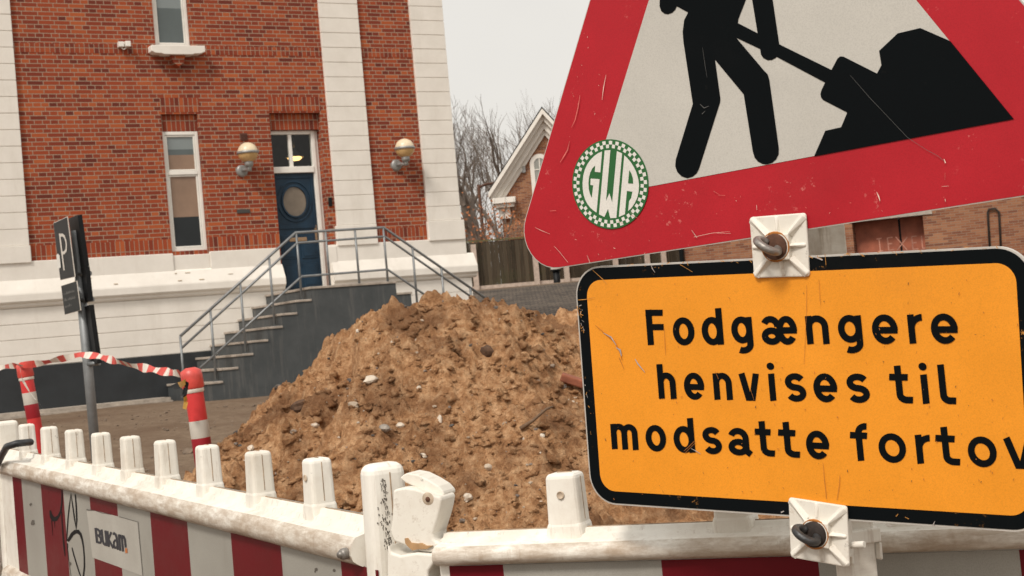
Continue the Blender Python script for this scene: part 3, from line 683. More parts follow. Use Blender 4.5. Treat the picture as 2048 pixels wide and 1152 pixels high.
# bare trees: trunk and limbs as one tapered branching mesh
def grow(b, p, d, r, L, lev, rnd, n=None, up=.12, spread=.6, maxlev=6):
    segs = 3 if lev < 2 else 2
    pts = [p]; rs = [r]; q = np.array(p); dd = np.array(d)
    for k in range(segs):
        dd = dd + np.array([rnd.gauss(0, .13), rnd.gauss(0, .13), rnd.gauss(0, .06) + up * .4]); dd /= np.linalg.norm(dd)
        q = q + dd * L / segs; pts.append(q); rs.append(r * (1 - .38 * (k + 1) / segs))
    b.tube(pts, rs, 6 if lev < 2 else (4 if lev < 4 else 3), 0, cap=False)
    if lev >= maxlev: return
    nb = 3 if lev in (0, 1, 2) else rnd.choice((2, 2, 3, 3))
    for k in range(nb):
        f = 1.0 if k == 0 else rnd.uniform(.35, .98)
        i = min(segs - 1, int(f * segs)); pp = pts[i] + (pts[i + 1] - pts[i]) * (f * segs - i) if f < 1 else pts[-1]
        a_ = rnd.uniform(0, 2 * math.pi); perp = np.cross(dd, [math.cos(a_), math.sin(a_), .3]); perp /= np.linalg.norm(perp) + 1e-9
        s = rnd.uniform(.25, .5) * spread * 1.3 if k == 0 else rnd.uniform(.6, 1.15) * spread
        nd = dd + perp * s + np.array([0, 0, up]); nd /= np.linalg.norm(nd)
        grow(b, pp, nd, max(.0075, rs[-1] * (rnd.uniform(.78, .95) if k == 0 else rnd.uniform(.55, .75))), L * rnd.uniform(.66, .84), lev + 1, rnd, up=up, spread=spread, maxlev=maxlev)
def tree(px, z, topy, r, seed, label, lean=0, spread=.62, maxlev=6, name='bare_tree'):
    P = depth(px, 560, z); gz = ground_z(P[0], P[1]); hh = depth(px, topy, z)[2] - gz
    t = empty(name, (P[0], P[1], gz)); tag(t, label, 'tree', 'bare trees behind the board fence')
    rnd = random.Random(seed)
    b = MB(); b.tube([(0, 0, -.3), (.03 * hh * lean, 0, hh * .12), (.06 * hh * lean, .0, hh * .24)], [r * 1.25, r, r * .9], 9); b.build('trunk', M['bark'], t)
    b = MB(); p = np.array([.06 * hh * lean, 0, hh * .235])
    for k in range(3):
        a_ = 2.1 * k + seed; d = np.array([math.cos(a_) * .42 + lean * .2, math.sin(a_) * .42, 1]); d /= np.linalg.norm(d)
        grow(b, p - np.array([0, 0, hh * .03 * k]), d, r * (.75 - .1 * k), hh * .235, 0, rnd, spread=spread, maxlev=maxlev)
    b.build('crown', M['bark'], t)
    zmax = float(np.percentile([v[2] for v in b.v], 99.5)); k = (hh) / zmax; t.scale = (k, k, k)
tree(957, 72, 205, .32, 11, 'bare tree just right of the house corner, topmost twigs thin', .0)
tree(1016, 80, 215, .28, 23, 'bare tree rising between house corner and the white gable', .2, maxlev=5)
tree(1068, 88, 190, .30, 31, 'tallest bare tree, standing behind the gable', .1, maxlev=5)
tree(915, 86, 260, .24, 47, 'low bare tree half hidden behind the house corner', -.1, maxlev=5)
# leafy shrub
P = depth(962, 470, 58); gz = ground_z(P[0], P[1])
t = empty('leafy_shrub', (P[0], P[1], gz)); tag(t, 'shrub with rust orange leaves over the fence beside the house corner', 'shrub')
rnd = random.Random(9); b = MB()
for k in range(9):
    a_ = k * .7; d = np.array([math.cos(a_) * .35, math.sin(a_) * .35, 1]); d /= np.linalg.norm(d); grow(b, np.array([.3 * math.cos(a_), .3 * math.sin(a_), -.1]), d, .06, 1.5, 1, rnd, spread=.6, maxlev=4)
b.build('stems', M['bark'], t)
lf = MB()
for k in range(700):
    v = np.array(b.v[rnd.randrange(len(b.v))]); 
    if v[2] < 1.5: continue
    c = v + np.array([rnd.gauss(0, .12) for _ in range(3)]); u_ = np.array([rnd.gauss(0, 1) for _ in range(3)]); u_ /= np.linalg.norm(u_); w_ = np.cross(u_, [rnd.gauss(0, 1) for _ in range(3)]); w_ /= np.linalg.norm(w_)
    s = rnd.uniform(.04, .085); lf.quad(c - u_ * s, c + w_ * s * .6, c + u_ * s, c - w_ * s * .6)
lf.build('leaves', M['leaf_orange'], t)
# lamp post between trees
P = depth(966, 470, 62); gz = ground_z(P[0], P[1]); ht = depth(966, 369, 62)[2] - gz
t = empty('street_lamp', (P[0], P[1], gz)); tag(t, 'rusty street lamp post with short arm among the bare trees', 'street lamp')
b = MB(); b.tube([(0, 0, -.2), (0, 0, ht)], .07, 8); b.build('pole', M['rust'], t)
b = MB(); b.tube([(0, 0, ht - .1), (.3, 0, ht), (1.1, 0, ht + .05)], .05, 8); b.build('arm', M['rust'], t)
b = MB(); b.box(.9, 1.5, -.12, .12, ht - .06, ht + .04); b.build('lamp_head', M['lamp_grey'], t)
# ------------------------------------------------------------------ heaps of sand
def vnoise(X, Y, seed):
    xi = np.floor(X).astype(np.int64); yi = np.floor(Y).astype(np.int64); fx = X - xi; fy = Y - yi
    fx = fx * fx * (3 - 2 * fx); fy = fy * fy * (3 - 2 * fy)
    def hsh(a, b_):
        h = (a * 374761393 + b_ * 668265263 + seed * 974711) & 0xffffffff; h = ((h ^ (h >> 13)) * 1274126177) & 0xffffffff; return ((h ^ (h >> 16)) & 0xffff) / 65535.0
    return (hsh(xi, yi) * (1 - fx) + hsh(xi + 1, yi) * fx) * (1 - fy) + (hsh(xi, yi + 1) * (1 - fx) + hsh(xi + 1, yi + 1) * fx) * fy
def fbm(X, Y, f, o, seed, g=.5):
    s = 0; a_ = 1; t = 0
    for k in range(o): s = s + a_ * (vnoise(X * f, Y * f, seed + k * 17) - .5); t += a_; a_ *= g; f *= 2.03
    return s / t * 2
def cells(X, Y, f, seed):               # distance to nearest jittered point: lumps
    x, y = X * f, Y * f; xi = np.floor(x); yi = np.floor(y); best = np.full(X.shape, 9.0); hv = np.zeros(X.shape)
    for dx in (-1, 0, 1):
        for dy in (-1, 0, 1):
            cx, cy = xi + dx, yi + dy
            def hh(k):
                h = (cx.astype(np.int64) * 374761393 + cy.astype(np.int64) * 668265263 + (seed + k) * 974711) & 0xffffffff; h = ((h ^ (h >> 13)) * 1274126177) & 0xffffffff; return ((h ^ (h >> 16)) & 0xffff) / 65535.0
            d = np.hypot(cx + hh(1) - x, cy + hh(2) - y); w = hh(3); m = d < best; best = np.where(m, d, best); hv = np.where(m, w, hv)
    return best, hv
PK = depth(850, 590, 6.5); PKX, PKY = PK[0], PK[1]
RIDGE = ([-1.0, -0.8, -0.6, -0.45, -0.3, -0.15, 0.0, 0.15, 0.3, 0.45, 0.6, 0.8], [-0.045, -0.02, -0.036, 0.01, -0.006, 0.022, -0.02, -0.008, 0.005, 0.002, -0.071, -0.076])
def heap(X, Y, cx, cy, hp, plat_l, plat_r, slope, seed, base):
    dx, dy = X - cx, Y - cy
    ang = np.arctan2(dy, dx)
    pl = np.where(dx > 0, plat_r, plat_l)
    rr = np.sqrt((np.where(np.abs(dx) < pl, 0, np.abs(dx) - pl)) ** 2 + dy ** 2 + .012)
    wob = 1 + .10 * fbm(np.cos(ang) * 2 + 5, np.sin(ang) * 2 + 5, 1.0, 3, seed)
    h = hp - slope * (np.sqrt(rr ** 2 + .16) - .40) * wob
    if seed == 168: h = h + np.interp(dx, RIDGE[0], RIDGE[1]) * np.clip(1.4 - np.abs(dy) / .9, 0, 1)
    # slumped lumps, runnels, clods
    fade = np.clip((h - base) / .25, 0, 1)
    dwx = X + .12 * fbm(X, Y, 2.5, 3, seed + 5); dwy = Y + .12 * fbm(X, Y, 2.5, 3, seed + 9)
    h = h + fade * (.10 * fbm(dwx, dwy, 1.8, 3, seed + 1) + .075 * fbm(dwx, dwy, 5, 4, seed + 2, .6) + .05 * (.35 - np.abs(fbm(ang * 3.2 + .5 * fbm(X, Y, 3, 2, seed + 31), np.sqrt(rr) * 1.3, 2.2, 3, seed + 30))) * np.clip((hp - h) / .35, 0, 1))
    c1, v1 = cells(dwx, dwy, 7, seed + 3); c2, v2 = cells(dwx, dwy, 19, seed + 4); c3, v3 = cells(X, Y, 44, seed + 6)
    msk = np.clip(fbm(X, Y, 1.9, 3, seed + 7) * 2.2 + .55, 0, 1); m2 = np.clip(fbm(X, Y, 3.1, 3, seed + 8) * 2.5 + .6, 0, 1)
    h = h + fade * (msk * .06 * np.clip(1 - c1 * 1.7, 0, 1) ** .7 * (v1 > .42) + m2 * .032 * np.clip(1 - c2 * 1.6, 0, 1) ** .6 * (v2 > .4) + .012 * np.clip(1 - c3 * 1.6, 0, 1) ** .6 * (v3 > .5))
    h = h - fade * .10 * np.clip(fbm(dwx, dwy, 4.2, 3, seed + 11) - .22, 0, 1) * 3
    h = h + fade * (.026 * fbm(X, Y, 24, 3, seed + 12, .65) + .016 * fbm(X, Y, 58, 2, seed + 13, .7))
    return np.maximum(h, base - .08)
def grid_heap(name, cx, cy, hp, pl, pr, slope, seed, base, x0, x1, y0, y1, st):
    xs = np.arange(x0, x1, st); ys = np.arange(y0, y1, st); X, Y = np.meshgrid(xs, ys); Z = heap(X, Y, cx, cy, hp, pl, pr, slope, seed, base)
    nx, ny = len(xs), len(ys); me = bpy.data.meshes.new(name); me.vertices.add(nx * ny); me.vertices.foreach_set('co', np.stack([X, Y, Z], -1).astype(np.float32).ravel())
    I = (np.arange(ny - 1)[:, None] * nx + np.arange(nx - 1)[None]).ravel(); q = np.stack([I, I + 1, I + 1 + nx, I + nx], -1)
    zz = Z.ravel(); keep = zz[q].max(1) > base - .07; q = q[keep]
    me.loops.add(q.size); me.loops.foreach_set('vertex_index', q.astype(np.int32).ravel()); me.polygons.add(len(q)); me.polygons.foreach_set('loop_start', np.arange(0, q.size, 4, dtype=np.int32)); me.polygons.foreach_set('loop_total', np.full(len(q), 4, np.int32))
    me.polygons.foreach_set('use_smooth', np.ones(len(q), bool)); me.materials.append(M['sand']); me.update(calc_edges=True); me.validate()
    o = bpy.data.objects.new(name, me); col.objects.link(o); return o, (xs, ys, Z)
SP, HF = grid_heap('sand_heap', PKX, PKY, 1.325, .10, .16, .86, 168, .05, PKX - 2.9, PKX + 2.9, PKY - 2.7, PKY + 2.3, .0085)
tag(SP, 'large heap of lumpy brown sand behind the white barrier', 'sand heap')
def hz(x, y, hf=None):
    xs, ys, Z = hf or HF; i = (x - xs[0]) / (xs[1] - xs[0]); j = (y - ys[0]) / (ys[1] - ys[0])
    i0, j0 = int(np.clip(i, 0, len(xs) - 2)), int(np.clip(j, 0, len(ys) - 2)); return float(Z[j0, i0])
def hit(px, py, hf=None):
    d = ray(px, py)
    for z in np.arange(3.2, 9, .01):
        P = EYE + d * z
        if P[2] < hz(P[0], P[1], hf): return P
    return None
P2 = depth(1130, 622, 9.2)
S2, HF2 = grid_heap('sand_heap', P2[0] + .15, P2[1], P2[2] - .03, .25, .6, .75, 57, .15, P2[0] - 2.2, P2[0] + 2.8, P2[1] - 2.0, P2[1] + 1.6, .014)
tag(S2, 'smaller heap of sand behind the large heap, beside the orange sign', 'sand heap')

_ico = None
def ico():
    global _ico
    if _ico is None:
        bm = bmesh.new(); bmesh.ops.create_icosphere(bm, subdivisions=2, radius=1); _ico = ([np.array(v.co) for v in bm.verts], [[v.index for v in f.verts] for f in bm.faces]); bm.free()
    return _ico
_ico1 = None
def ico1():
    global _ico1
    if _ico1 is None:
        bm = bmesh.new(); bmesh.ops.create_icosphere(bm, subdivisions=1, radius=1); _ico1 = ([np.array(v.co) for v in bm.verts], [[v.index for v in f.verts] for f in bm.faces]); bm.free()
    return _ico1
def lump(b, c, r, rnd, sq=(1, 1, .7), rough=.25, mat=0, smooth=False, hi=True):
    V, Fs = ico() if hi else ico1(); o = np.array([rnd.uniform(0, 99) for _ in range(3)]); a_ = rnd.uniform(0, 6.3); ca, sa = math.cos(a_), math.sin(a_); vs = []
    tl = rnd.uniform(-.5, .5)
    for v in V:
        k = 1 + rough * 2 * mnoise.noise(Vector(v * 1.1 + o)) + rough * mnoise.noise(Vector(v * 2.7 + o))
        p = v * k * r * np.array(sq); p = np.array([p[0] * ca - p[1] * sa, p[0] * sa + p[1] * ca, p[2] + tl * p[0] * .4]); vs.append(np.array(c) + p)
    b.add(vs, Fs, mat, smooth)
# sand clods lying on the heap (same sand) and the loose pebbles in it
rnd = random.Random(77); cl = MB(); pb = MB()
for k in range(3600):
    px, py = rnd.uniform(380, 1180), rnd.uniform(585, 1075)
    P = hit(px, py)
    if P is None or P[2] < .1 or P[1] > PKY + 1.5: continue
    if rnd.random() < .82:
        r = min(.024, .0055 * math.exp(rnd.gauss(.3, .5))); lump(cl, P + np.array([0, 0, r * .05]), r, rnd, (1.1, 1, .75), .55, hi=r > .010, smooth=True)
    else:
        r = min(.018, .0042 * math.exp(rnd.gauss(.2, .5))); lump(pb, P + np.array([0, -.002, r * .25]), r, rnd, (1.25, .9, .7), .22, hi=r > .012)
tag(cl.build('sand_clods', M['sand'], SP), kind='stuff')
tag(pb.build('pebbles', M['stone_mix']), 'small mixed pebbles scattered over the sand heap', 'pebbles', kind='stuff')
M['earth'] = plain('dark_moist_earth', (.10, .055, .032), .95, var=.4, scale=40, bump=.6)
def stone(px, py, wpx, mat, label, name='stone', sq=(1.25, .9, .7), seed=0, cat='stone'):
    P = hit(px, py); z = P[1]; r = wpx / 2 / F * z; b = MB(); lump(b, (0, 0, 0), r, random.Random(seed + int(px)), sq, .22)
    o = b.build(name, M[mat]); o.location = tuple(P + np.array([0, -r * .25, r * .2])); tag(o, label, cat, 'larger stones in the sand'); return o
stone(742, 762, 26, 'stone_pale', 'flat pale stone high on the left flank of the sand heap')
stone(770, 858, 22, 'stone_grey', 'long grey stone low in the middle of the sand heap')
stone(800, 853, 17, 'stone_pale', 'small pale stone right beside the long grey one')
stone(880, 841, 15, 'stone_pale', 'whitish upright stone in the centre of the sand heap', sq=(.7, .8, 1.2))
stone(934, 997, 22, 'stone_pale', 'pale angular stone at the heap foot right of the broken barrier post')
stone(848, 912, 14, 'stone_pale', 'round pale stone above the broken barrier post')
stone(503, 897, 16, 'stone_pale', 'pale stone on the heap above the barrier teeth at left')
stone(474, 866, 12, 'stone_dark', 'dark stone at the left edge of the sand heap')
stone(630, 852, 16, 'stone_pale', 'pale wedge shaped stone on the lower left flank')
stone(975, 705, 26, 'earth', 'dark earthy lump near the top right of the sand heap', sq=(1, .9, 1))
stone(700, 762, 15, 'stone_dark', 'dark stone on the left flank below the stairs')
stone(600, 815, 30, 'earth', 'largest dark clod on the lower left of the heap', sq=(1.2, .9, .8))
P = hit(1143, 775); o = MB(); o.obox((0, 0, 0), [(.92, -.05, -.39), (.1, .98, .12), (.38, -.15, .91)], (.075, .03, .016)); o = o.build('brick_fragment', M['brick_shard'], bevel=.006); o.location = tuple(P + np.array([.03, -.02, .02])); tag(o, 'broken red brick fragment in the sand beside the orange sign', 'brick')
b = MB(); A_ = hit(1042, 862); B_ = hit(1106, 830); b.tube([(0, 0, 0), tuple((B_ - A_) * .4 + np.array([0, -.05, .012])), tuple((B_ - A_) * .8 + np.array([0, -.07, .03])), tuple((B_ - A_) + np.array([0, -.10, .03]))], [.009, .006, .005, .003], 6); o = b.build('twig', M['twig']); o.location = tuple(A_ + np.array([0, -.02, .01])); tag(o, 'thin dry twig sticking from the right side of the sand heap', 'twig')

# loose gravel on the dirt between barrier and house
gv = MB(); rnd = random.Random(19)
for k in range(1500):
    z = rnd.uniform(8, 20); x = rnd.uniform(-.36, .05) * z
    P = np.array([x, z, rough_ground(x, z)]); 
    if (P - W0) @ NB < .8: continue
    r = .006 * math.exp(rnd.gauss(.3, .45)); lump(gv, P + np.array([0, 0, r * .3]), r, rnd, (1.2, 1, .6), .25, hi=False)
tag(gv.build('loose_gravel', plain('brown_gravel', (.17, .125, .09), .9, var=.5, scale=4)), 'loose gravel scattered over the dirt before the house', 'gravel', kind='stuff')
# ------------------------------------------------------------------ flat frames, and strokes laid on them
class Frame:
    """origin, x right, y up, z towards the viewer; turns sight lines into local coordinates of the flat thing"""
    def __init__(s, O, X, Y, Z): s.O, s.X, s.Y, s.Z = [np.array(v, float) for v in (O, X, Y, Z)]
    def loc(s, px, py, off=0.0):
        P = on(px, py, s.O + s.Z * off, s.Z); v = P - s.O; return np.array([v @ s.X, v @ s.Y, v @ s.Z])
    def matrix(s):
        m = Matrix.Identity(4)
        for i in range(3): m[i][0], m[i][1], m[i][2], m[i][3] = s.X[i], s.Y[i], s.Z[i], s.O[i]
        return m
    def empty(s, name, at=None):
        o = empty(name); m = s.matrix()
        if at is not None:
            w = s.O + s.X * at[0] + s.Y * at[1] + s.Z * at[2]
            for i in range(3): m[i][3] = w[i]
        o.matrix_world = m; return o
_lay = [0]
def eps(): _lay[0] = (_lay[0] + 1) % 30; return _lay[0] * 1.2e-5
def ribbon(pts, w, closed=False):
    pts = [np.array(p, float) for p in pts]
    if closed: pts = pts + [pts[0]]
    n = len(pts); ws = list(w) if hasattr(w, '__len__') else [w] * n
    if len(ws) < n: ws = list(np.interp(np.linspace(0, 1, n), np.linspace(0, 1, len(ws)), ws))
    L, R = [], []
    for i in range(n):
        if closed and i in (0, n - 1): a_, c_ = pts[n - 2], pts[1]
        else: a_, c_ = pts[max(i - 1, 0)], pts[min(i + 1, n - 1)]
        d1 = pts[i] - a_; d2 = c_ - pts[i]
        l1, l2 = np.linalg.norm(d1), np.linalg.norm(d2)
        d1 = d1 / l1 if l1 > 1e-9 else d2 / l2; d2 = d2 / l2 if l2 > 1e-9 else d1
        t = d1 + d2; t /= np.linalg.norm(t) + 1e-9; nn = np.array([-t[1], t[0]]); k = max(.5, abs(nn @ np.array([-d1[1], d1[0]])))
        L.append(pts[i] + nn * ws[i] / 2 / k); R.append(pts[i] - nn * ws[i] / 2 / k)
    return L, R
def stroke(b, fr, pts, w, off, mat=0, closed=False):
    L, R = ribbon(pts, w, closed); e2 = off + eps(); n = len(L)
    b.add([fr.loc(*p, e2) for p in L] + [fr.loc(*p, e2) for p in R], [(i, i + 1, n + i + 1, n + i) for i in range(n - 1)], mat)
def fill(b, fr, pts, off, mat=0): e2 = off + eps(); b.poly([fr.loc(*p, e2) for p in pts], mat)
def arc(cx, cy, rx, ry, a0, a1, n=16):
    return [(cx + rx * math.cos(math.radians(t)), cy + ry * math.sin(math.radians(t))) for t in np.linspace(a0, a1, n)]
def glyph(ch, w, s):
    """strokes of one road-sign letter: x-height 1, width w, stroke s; list of (points, closed)"""
    h = s / 2; rx = w / 2 - h; ry = .52 - h
    if ch == 'o': return [(arc(w / 2, .5, rx, ry, 0, 345, 24), True)]
    if ch == 'd': return [(arc(w / 2, .5, rx, ry, 0, 345, 24), True), ([(w - h, 0), (w - h, 1.34)], False)]
    if ch == 'g': return [(arc(w / 2, .53, rx, .49 - h, 0, 345, 24), True), ([(w - h, 1.0)] + [(w - h, .4)] + arc(w / 2, .02, rx, .35 - h, 0, -118, 14), False)]
    if ch == 'n': return [([(h, 0), (h, 1)], False), ([(h, .5)] + arc(w / 2, .62, rx, .40 - h, 180, 0, 16) + [(w - h, 0)], False)]
    if ch == 'h': return [([(h, 0), (h, 1.34)], False), ([(h, .5)] + arc(w / 2, .62, rx, .40 - h, 180, 0, 16) + [(w - h, 0)], False)]
    if ch == 'm':
        k = (w - s) / 2
        return [([(h, 0), (h, 1)], False)] + [([(h + i * k, .5)] + arc(h + i * k + k / 2, .66, k / 2, .36 - h, 180, 0, 14) + [(h + (i + 1) * k, 0)], False) for i in (0, 1)]
    if ch == 'e': return [(arc(w / 2, .5, rx, ry, -4, 318, 26), False), ([(h, .47), (w - .01, .47)], False)]
    if ch == 'r': return [([(h, 0), (h, 1)], False), ([(h, .45)] + arc(w * .98, .52, w * .98 - h, .5 - h, 180, 92, 12), False)]
    if ch == 's':
        q = (1.04 - s) / 4
        return [(arc(w / 2, .5 + q, rx, q, 28, 255, 16) + arc(w / 2, .5 - q, rx, q, 75, -152, 16), False)]
    if ch == 't':
        xs = w * .42
        return [([(xs, 1.30), (xs, .3)] + arc(xs + .24, .3, .24, .3 - h, 180, 268, 9) + [(w, h)], False), ([(0, .90), (w * .86, .90)], False)]
    if ch == 'i': return [([(w / 2, 0), (w / 2, 1)], False)]
    if ch == 'l': return [([(h, 1.34), (h, .3)] + arc(h + .22, .3, .22, .3 - h, 180, 268, 9) + [(w, h)], False)]
    if ch == 'v': return [([(h * 1.05, 1), (w / 2 - .075, .10), (w / 2 + .075, .10), (w - h * 1.05, 1)], False)]
    if ch == 'f': return [([(w * .50, 0), (w * .50, 1.0)] + arc(w * .50 + .26, 1.0, .26, .35 - h, 180, 98, 9) + [(w, 1.35 - h)], False), ([(0, .90), (w * .98, .90)], False)]
    if ch == 'F': return [([(h, 0), (h, 1.32)], False), ([(0, 1.32 - h), (w, 1.32 - h)], False), ([(h, .67), (w * 1.0, .67)], False)]
    if ch == 'a': return [(arc(w / 2 - .02, .62, rx, .40 - h, 158, 0, 14) + [(w - h - .02, .16), (w + .02, .04)], False), (arc(w / 2 - .03, .295, rx - .01, .315 - h, 0, 345, 20), True)]
    if ch == 'æ':
        wa = w * .56; ra = wa / 2 - h; re = w * .29 - h
        return [(arc(wa / 2 - .01, .64, ra, .38 - h, 155, 0, 12), False), (arc(wa / 2, .295, ra, .315 - h, 0, 345, 20), True),
                (arc(w * .71, .5, re, ry, -4, 322, 24), False), ([(w * .42 + h, .50), (w - .01, .50)], False)]
    return []

# ------------------------------------------------------------------ white plastic barriers
def barrier(name, label, O, X, L, teeth, zk, sheet_edges, first_red, s0, tall_near=None, z_ground=-1.02, post0=True):
    X = X / np.linalg.norm(X); Z = np.array([0, 0, 1.0]) - X * X[2]; Z /= np.linalg.norm(Z); Y = np.cross(Z, X)
    t = empty(name); m = Matrix.Identity(4)
    for i in range(3): m[i][0], m[i][1], m[i][2], m[i][3] = X[i], Y[i], Z[i], O[i]
    t.matrix_world = m; tag(t, label, 'barrier', 'red and white plastic barriers around the sand heap')
    half = [(0, 0), (-.009, 0), (-.012, -.009), (-.021, -.012), (-.024, -.019), (-.044, -.024), (-.052, -.034)]
    face = [(-.054, -.050), (-.051, -.060), (-.043, -.066), (-.036, -.070)]
    prof = [(y, z * zk) for y, z in half + face]; full = prof + [(-y, z) for y, z in reversed(prof[1:])]
    b = MB(); nx = 60; bow = lambda s: 0
    rows = [[(s, y, z + .0007 * mnoise.noise((s * 3, y * 20, 1)) ) for y, z in full] for s in np.linspace(0, L, nx)]
    n = len(full); vs = [p for r in rows for p in r]; nf = len(prof)
    for i in range(nx - 1):
        pass
    fs = [(i * n + k, i * n + k + 1, (i + 1) * n + k + 1, (i + 1) * n + k) for i in range(nx - 1) for k in range(n - 1)]
    b.add(vs, fs, 0, True); b.m = [1 if (k % (n - 1)) in (5, 6, 7, 8, 9) or (k % (n - 1)) in (n - 7, n - 8, n - 9, n - 10, n - 11) else 0 for k in range(len(fs))]
    b.add(rows[0], [tuple(range(n))]); b.add(rows[-1], [tuple(range(n))])
    b.build('top_rail', [M['plastic'], M['plastic_grimy']], t)
    zt, zb_ = -.069 * zk, -.36
    b = MB(); b.box(0, L, -.031, .031, zb_, zt - .001); b.build('panel_core', M['plastic'], t)
    b = MB(); bp = [(-.034, zb_ + .012), (-.052, zb_), (-.056, zb_ - .03), (-.052, zb_ - .06), (-.034, zb_ - .075), (.034, zb_ - .075), (.052, zb_ - .06), (.056, zb_ - .03), (.052, zb_), (.034, zb_ + .012)]
    b.extrude([(0, y, z) for y, z in bp], (0, 0, 0), (L, 0, 0)); b.build('middle_rail', M['plastic_grimy'], t, bevel=.006)
    b = MB(); zz = z_ground + .08
    b.box(0, L, -.03, .03, zz, zz + .09)
    k = 0
    for s in np.linspace(.03, L - .03, 5): b.box(s - .03, s + .03, -.0295, .0295, zz + .09, zb_ - .07)
    b.build('lower_frame', M['plastic_grimy'], t, bevel=.008)
    for s in (.25, L - .25):
        b = MB(); b.box(s - .10, s + .10, -.38, .38, z_ground, z_ground + .10); b.build('foot', M['black'], t, bevel=.02)
    holes = []; sm = MB(); sm.box(0, L, -.0011, .0011, -.004, .0012)
    for q in teeth:
        s, h_ = q[:2]; w = q[2] if len(q) > 2 else .052; d = .042
        b = MB()
        def tb(w0, d0, w1, d1, z0, z1):
            b.add([(s - w0 / 2, -d0 / 2, z0), (s + w0 / 2, -d0 / 2, z0), (s + w0 / 2, d0 / 2, z0), (s - w0 / 2, d0 / 2, z0), (s - w1 / 2, -d1 / 2, z1), (s + w1 / 2, -d1 / 2, z1), (s + w1 / 2, d1 / 2, z1), (s - w1 / 2, d1 / 2, z1)],
                  [(0, 3, 2, 1), (4, 5, 6, 7), (0, 1, 5, 4), (1, 2, 6, 5), (2, 3, 7, 6), (3, 0, 4, 7)])
        tb(w * 1.10, d * 1.08, w, d * .96, -.026 * zk, h_)
        o = b.build('tooth', M['plastic'], t, bevel=.0075, seg=3)
        b = MB(); tb(w * 1.26, d * 1.2, w * 1.12, d * 1.08, -.030 * zk, .011); b.build('collar', M['plastic'], o, bevel=.007, seg=3)
        b = MB(); b.lathe([(0, .0012), (.0042, .0012), (.0052, .0028), (.006, .0008)], (s, -d / 2 - .0005, h_ * .62), 14, 0, (0, -1, 0)); (len(holes) == 0 or len(sm.v) % 3 == 0) and b.build('bolt_hole', M['hole'], o); holes.append(1)
        for x_ in (-1, 1):
            hw = lambda z: w / 2 * (1.10 - .10 * (z + .026 * zk) / (h_ + .026 * zk)) + .0005
            z0, z1 = .012, h_ - .006; sm.add([(s + x_ * (hw(z) - .002 * k), y, z) for z in (z0, z1) for k in (0, 1) for y in (-.0007, .0007)], [(0, 1, 5, 4), (0, 2, 3, 1), (4, 5, 7, 6), (0, 4, 6, 2), (1, 3, 7, 5), (2, 6, 7, 3)])
        sm.box(s - w / 2 + .012, s + w / 2 - .012, -.0008, .0008, h_ - .002, h_ + .0012)
    sm.build('mould_seam', M['seam'], t)
    sh = MB(); r = first_red
    for a_, c_ in zip(sheet_edges[:-1], sheet_edges[1:]):
        sh.box(a_, c_, -.0335, -.0312, zb_ + .012, zt - .002, 0 if r else 1); r = not r
    sh.build('reflective_sheet', [M['sheet_red'], M['sheet_grey']], t)
    return t, X, Y, Z
def zl(x): return 2.3 * 1530 / (x + 750)
Af = depth(20, 898, zl(20)); An = depth(746.6, 1033.6, zl(746.6)); XL = An - Af; LL = np.linalg.norm(XL); XLn = XL / LL
def sL(px, py, off=0.0):      # sight line to distance along the left panel
    nf = np.cross(np.array([0, 0, 1.0]), XLn); nf /= np.linalg.norm(nf); return (on(px, py, Af - nf * off, nf) - Af) @ XLn
tpx = [(640, 1013), (522, 991), (420, 972), (335, 956), (265, 943), (206, 932), (152, 922), (102, 913), (57, 905)]
teeth = [(sL(x, y), .083, .041) for x, y in tpx]
edges = [sL(x, y, .0335) for x, y in [(23, 933), (41, 939), (80, 950), (125, 965), (178, 979), (233, 994), (299, 1011), (373, 1029), (460, 1050), (560, 1075), (680, 1103), (752, 1118)]]
BL_, XL_, YL_, ZL_ = barrier('plastic_barrier', 'white toothed barrier receding to the left with a company label and black graffiti', Af, XL, LL + .024, teeth, 1.0, edges, True, 0)
# near end post and screw of the left barrier
b = MB(); s = LL + .050; hh_ = .088
b.add([(s - .026, -.045, -.95), (s + .026, -.045, -.95), (s + .026, .040, -.95), (s - .026, .040, -.95), (s - .023, -.034, hh_), (s + .022, -.034, hh_), (s + .022, .030, hh_), (s - .023, .030, hh_)],
      [(0, 3, 2, 1), (4, 5, 6, 7), (0, 1, 5, 4), (1, 2, 6, 5), (2, 3, 7, 6), (3, 0, 4, 7)])
ep = b.build('end_post', M['plastic'], BL_, bevel=.016, seg=4)
px_ = lambda z: s + .026 - .004 * (z + .95) / (hh_ + .95)
b = MB(); b.add([(px_(z) + dx_, y, z) for z in (-.6, hh_ - .014) for dx_ in (-.002, .0006) for y in (-.0009, .0009)], [(0, 1, 5, 4), (0, 2, 3, 1), (4, 5, 7, 6), (0, 4, 6, 2), (1, 3, 7, 5), (2, 6, 7, 3)]); b.build('post_seam', M['seam'], ep)
b = MB(); rnd = random.Random(4)
for k in range(170):
    t_ = rnd.random(); y_ = -.012 + rnd.gauss(0, .0032) * (1.6 if .4 < t_ < .7 else .8); z_ = .068 - .11 * t_; L_ = rnd.uniform(.001, .005)
    b.box(px_(z_) - .002, px_(z_) + .0004, y_ - .0003, y_ + .0002 + rnd.random() * .0007, z_ - L_, z_)
tag(b.build('scuff_mark', plain('dark_scuff', (.11, .095, .08), .8, var=.4, scale=60), ep), 'long dark scuff down the end post')
b = MB(); b.lathe([(0, .012), (.007, .012), (.009, .008), (.009, 0)], (LL + .010, -.054, -.048), 12, 0, (.2, -1, 0)); b.lathe([(.0, .016), (.005, .016), (.005, .010)], (LL + .010, -.054, -.048), 8, 0, (.2, -1, 0)); b.build('screw', M['hook_steel'], BL_)
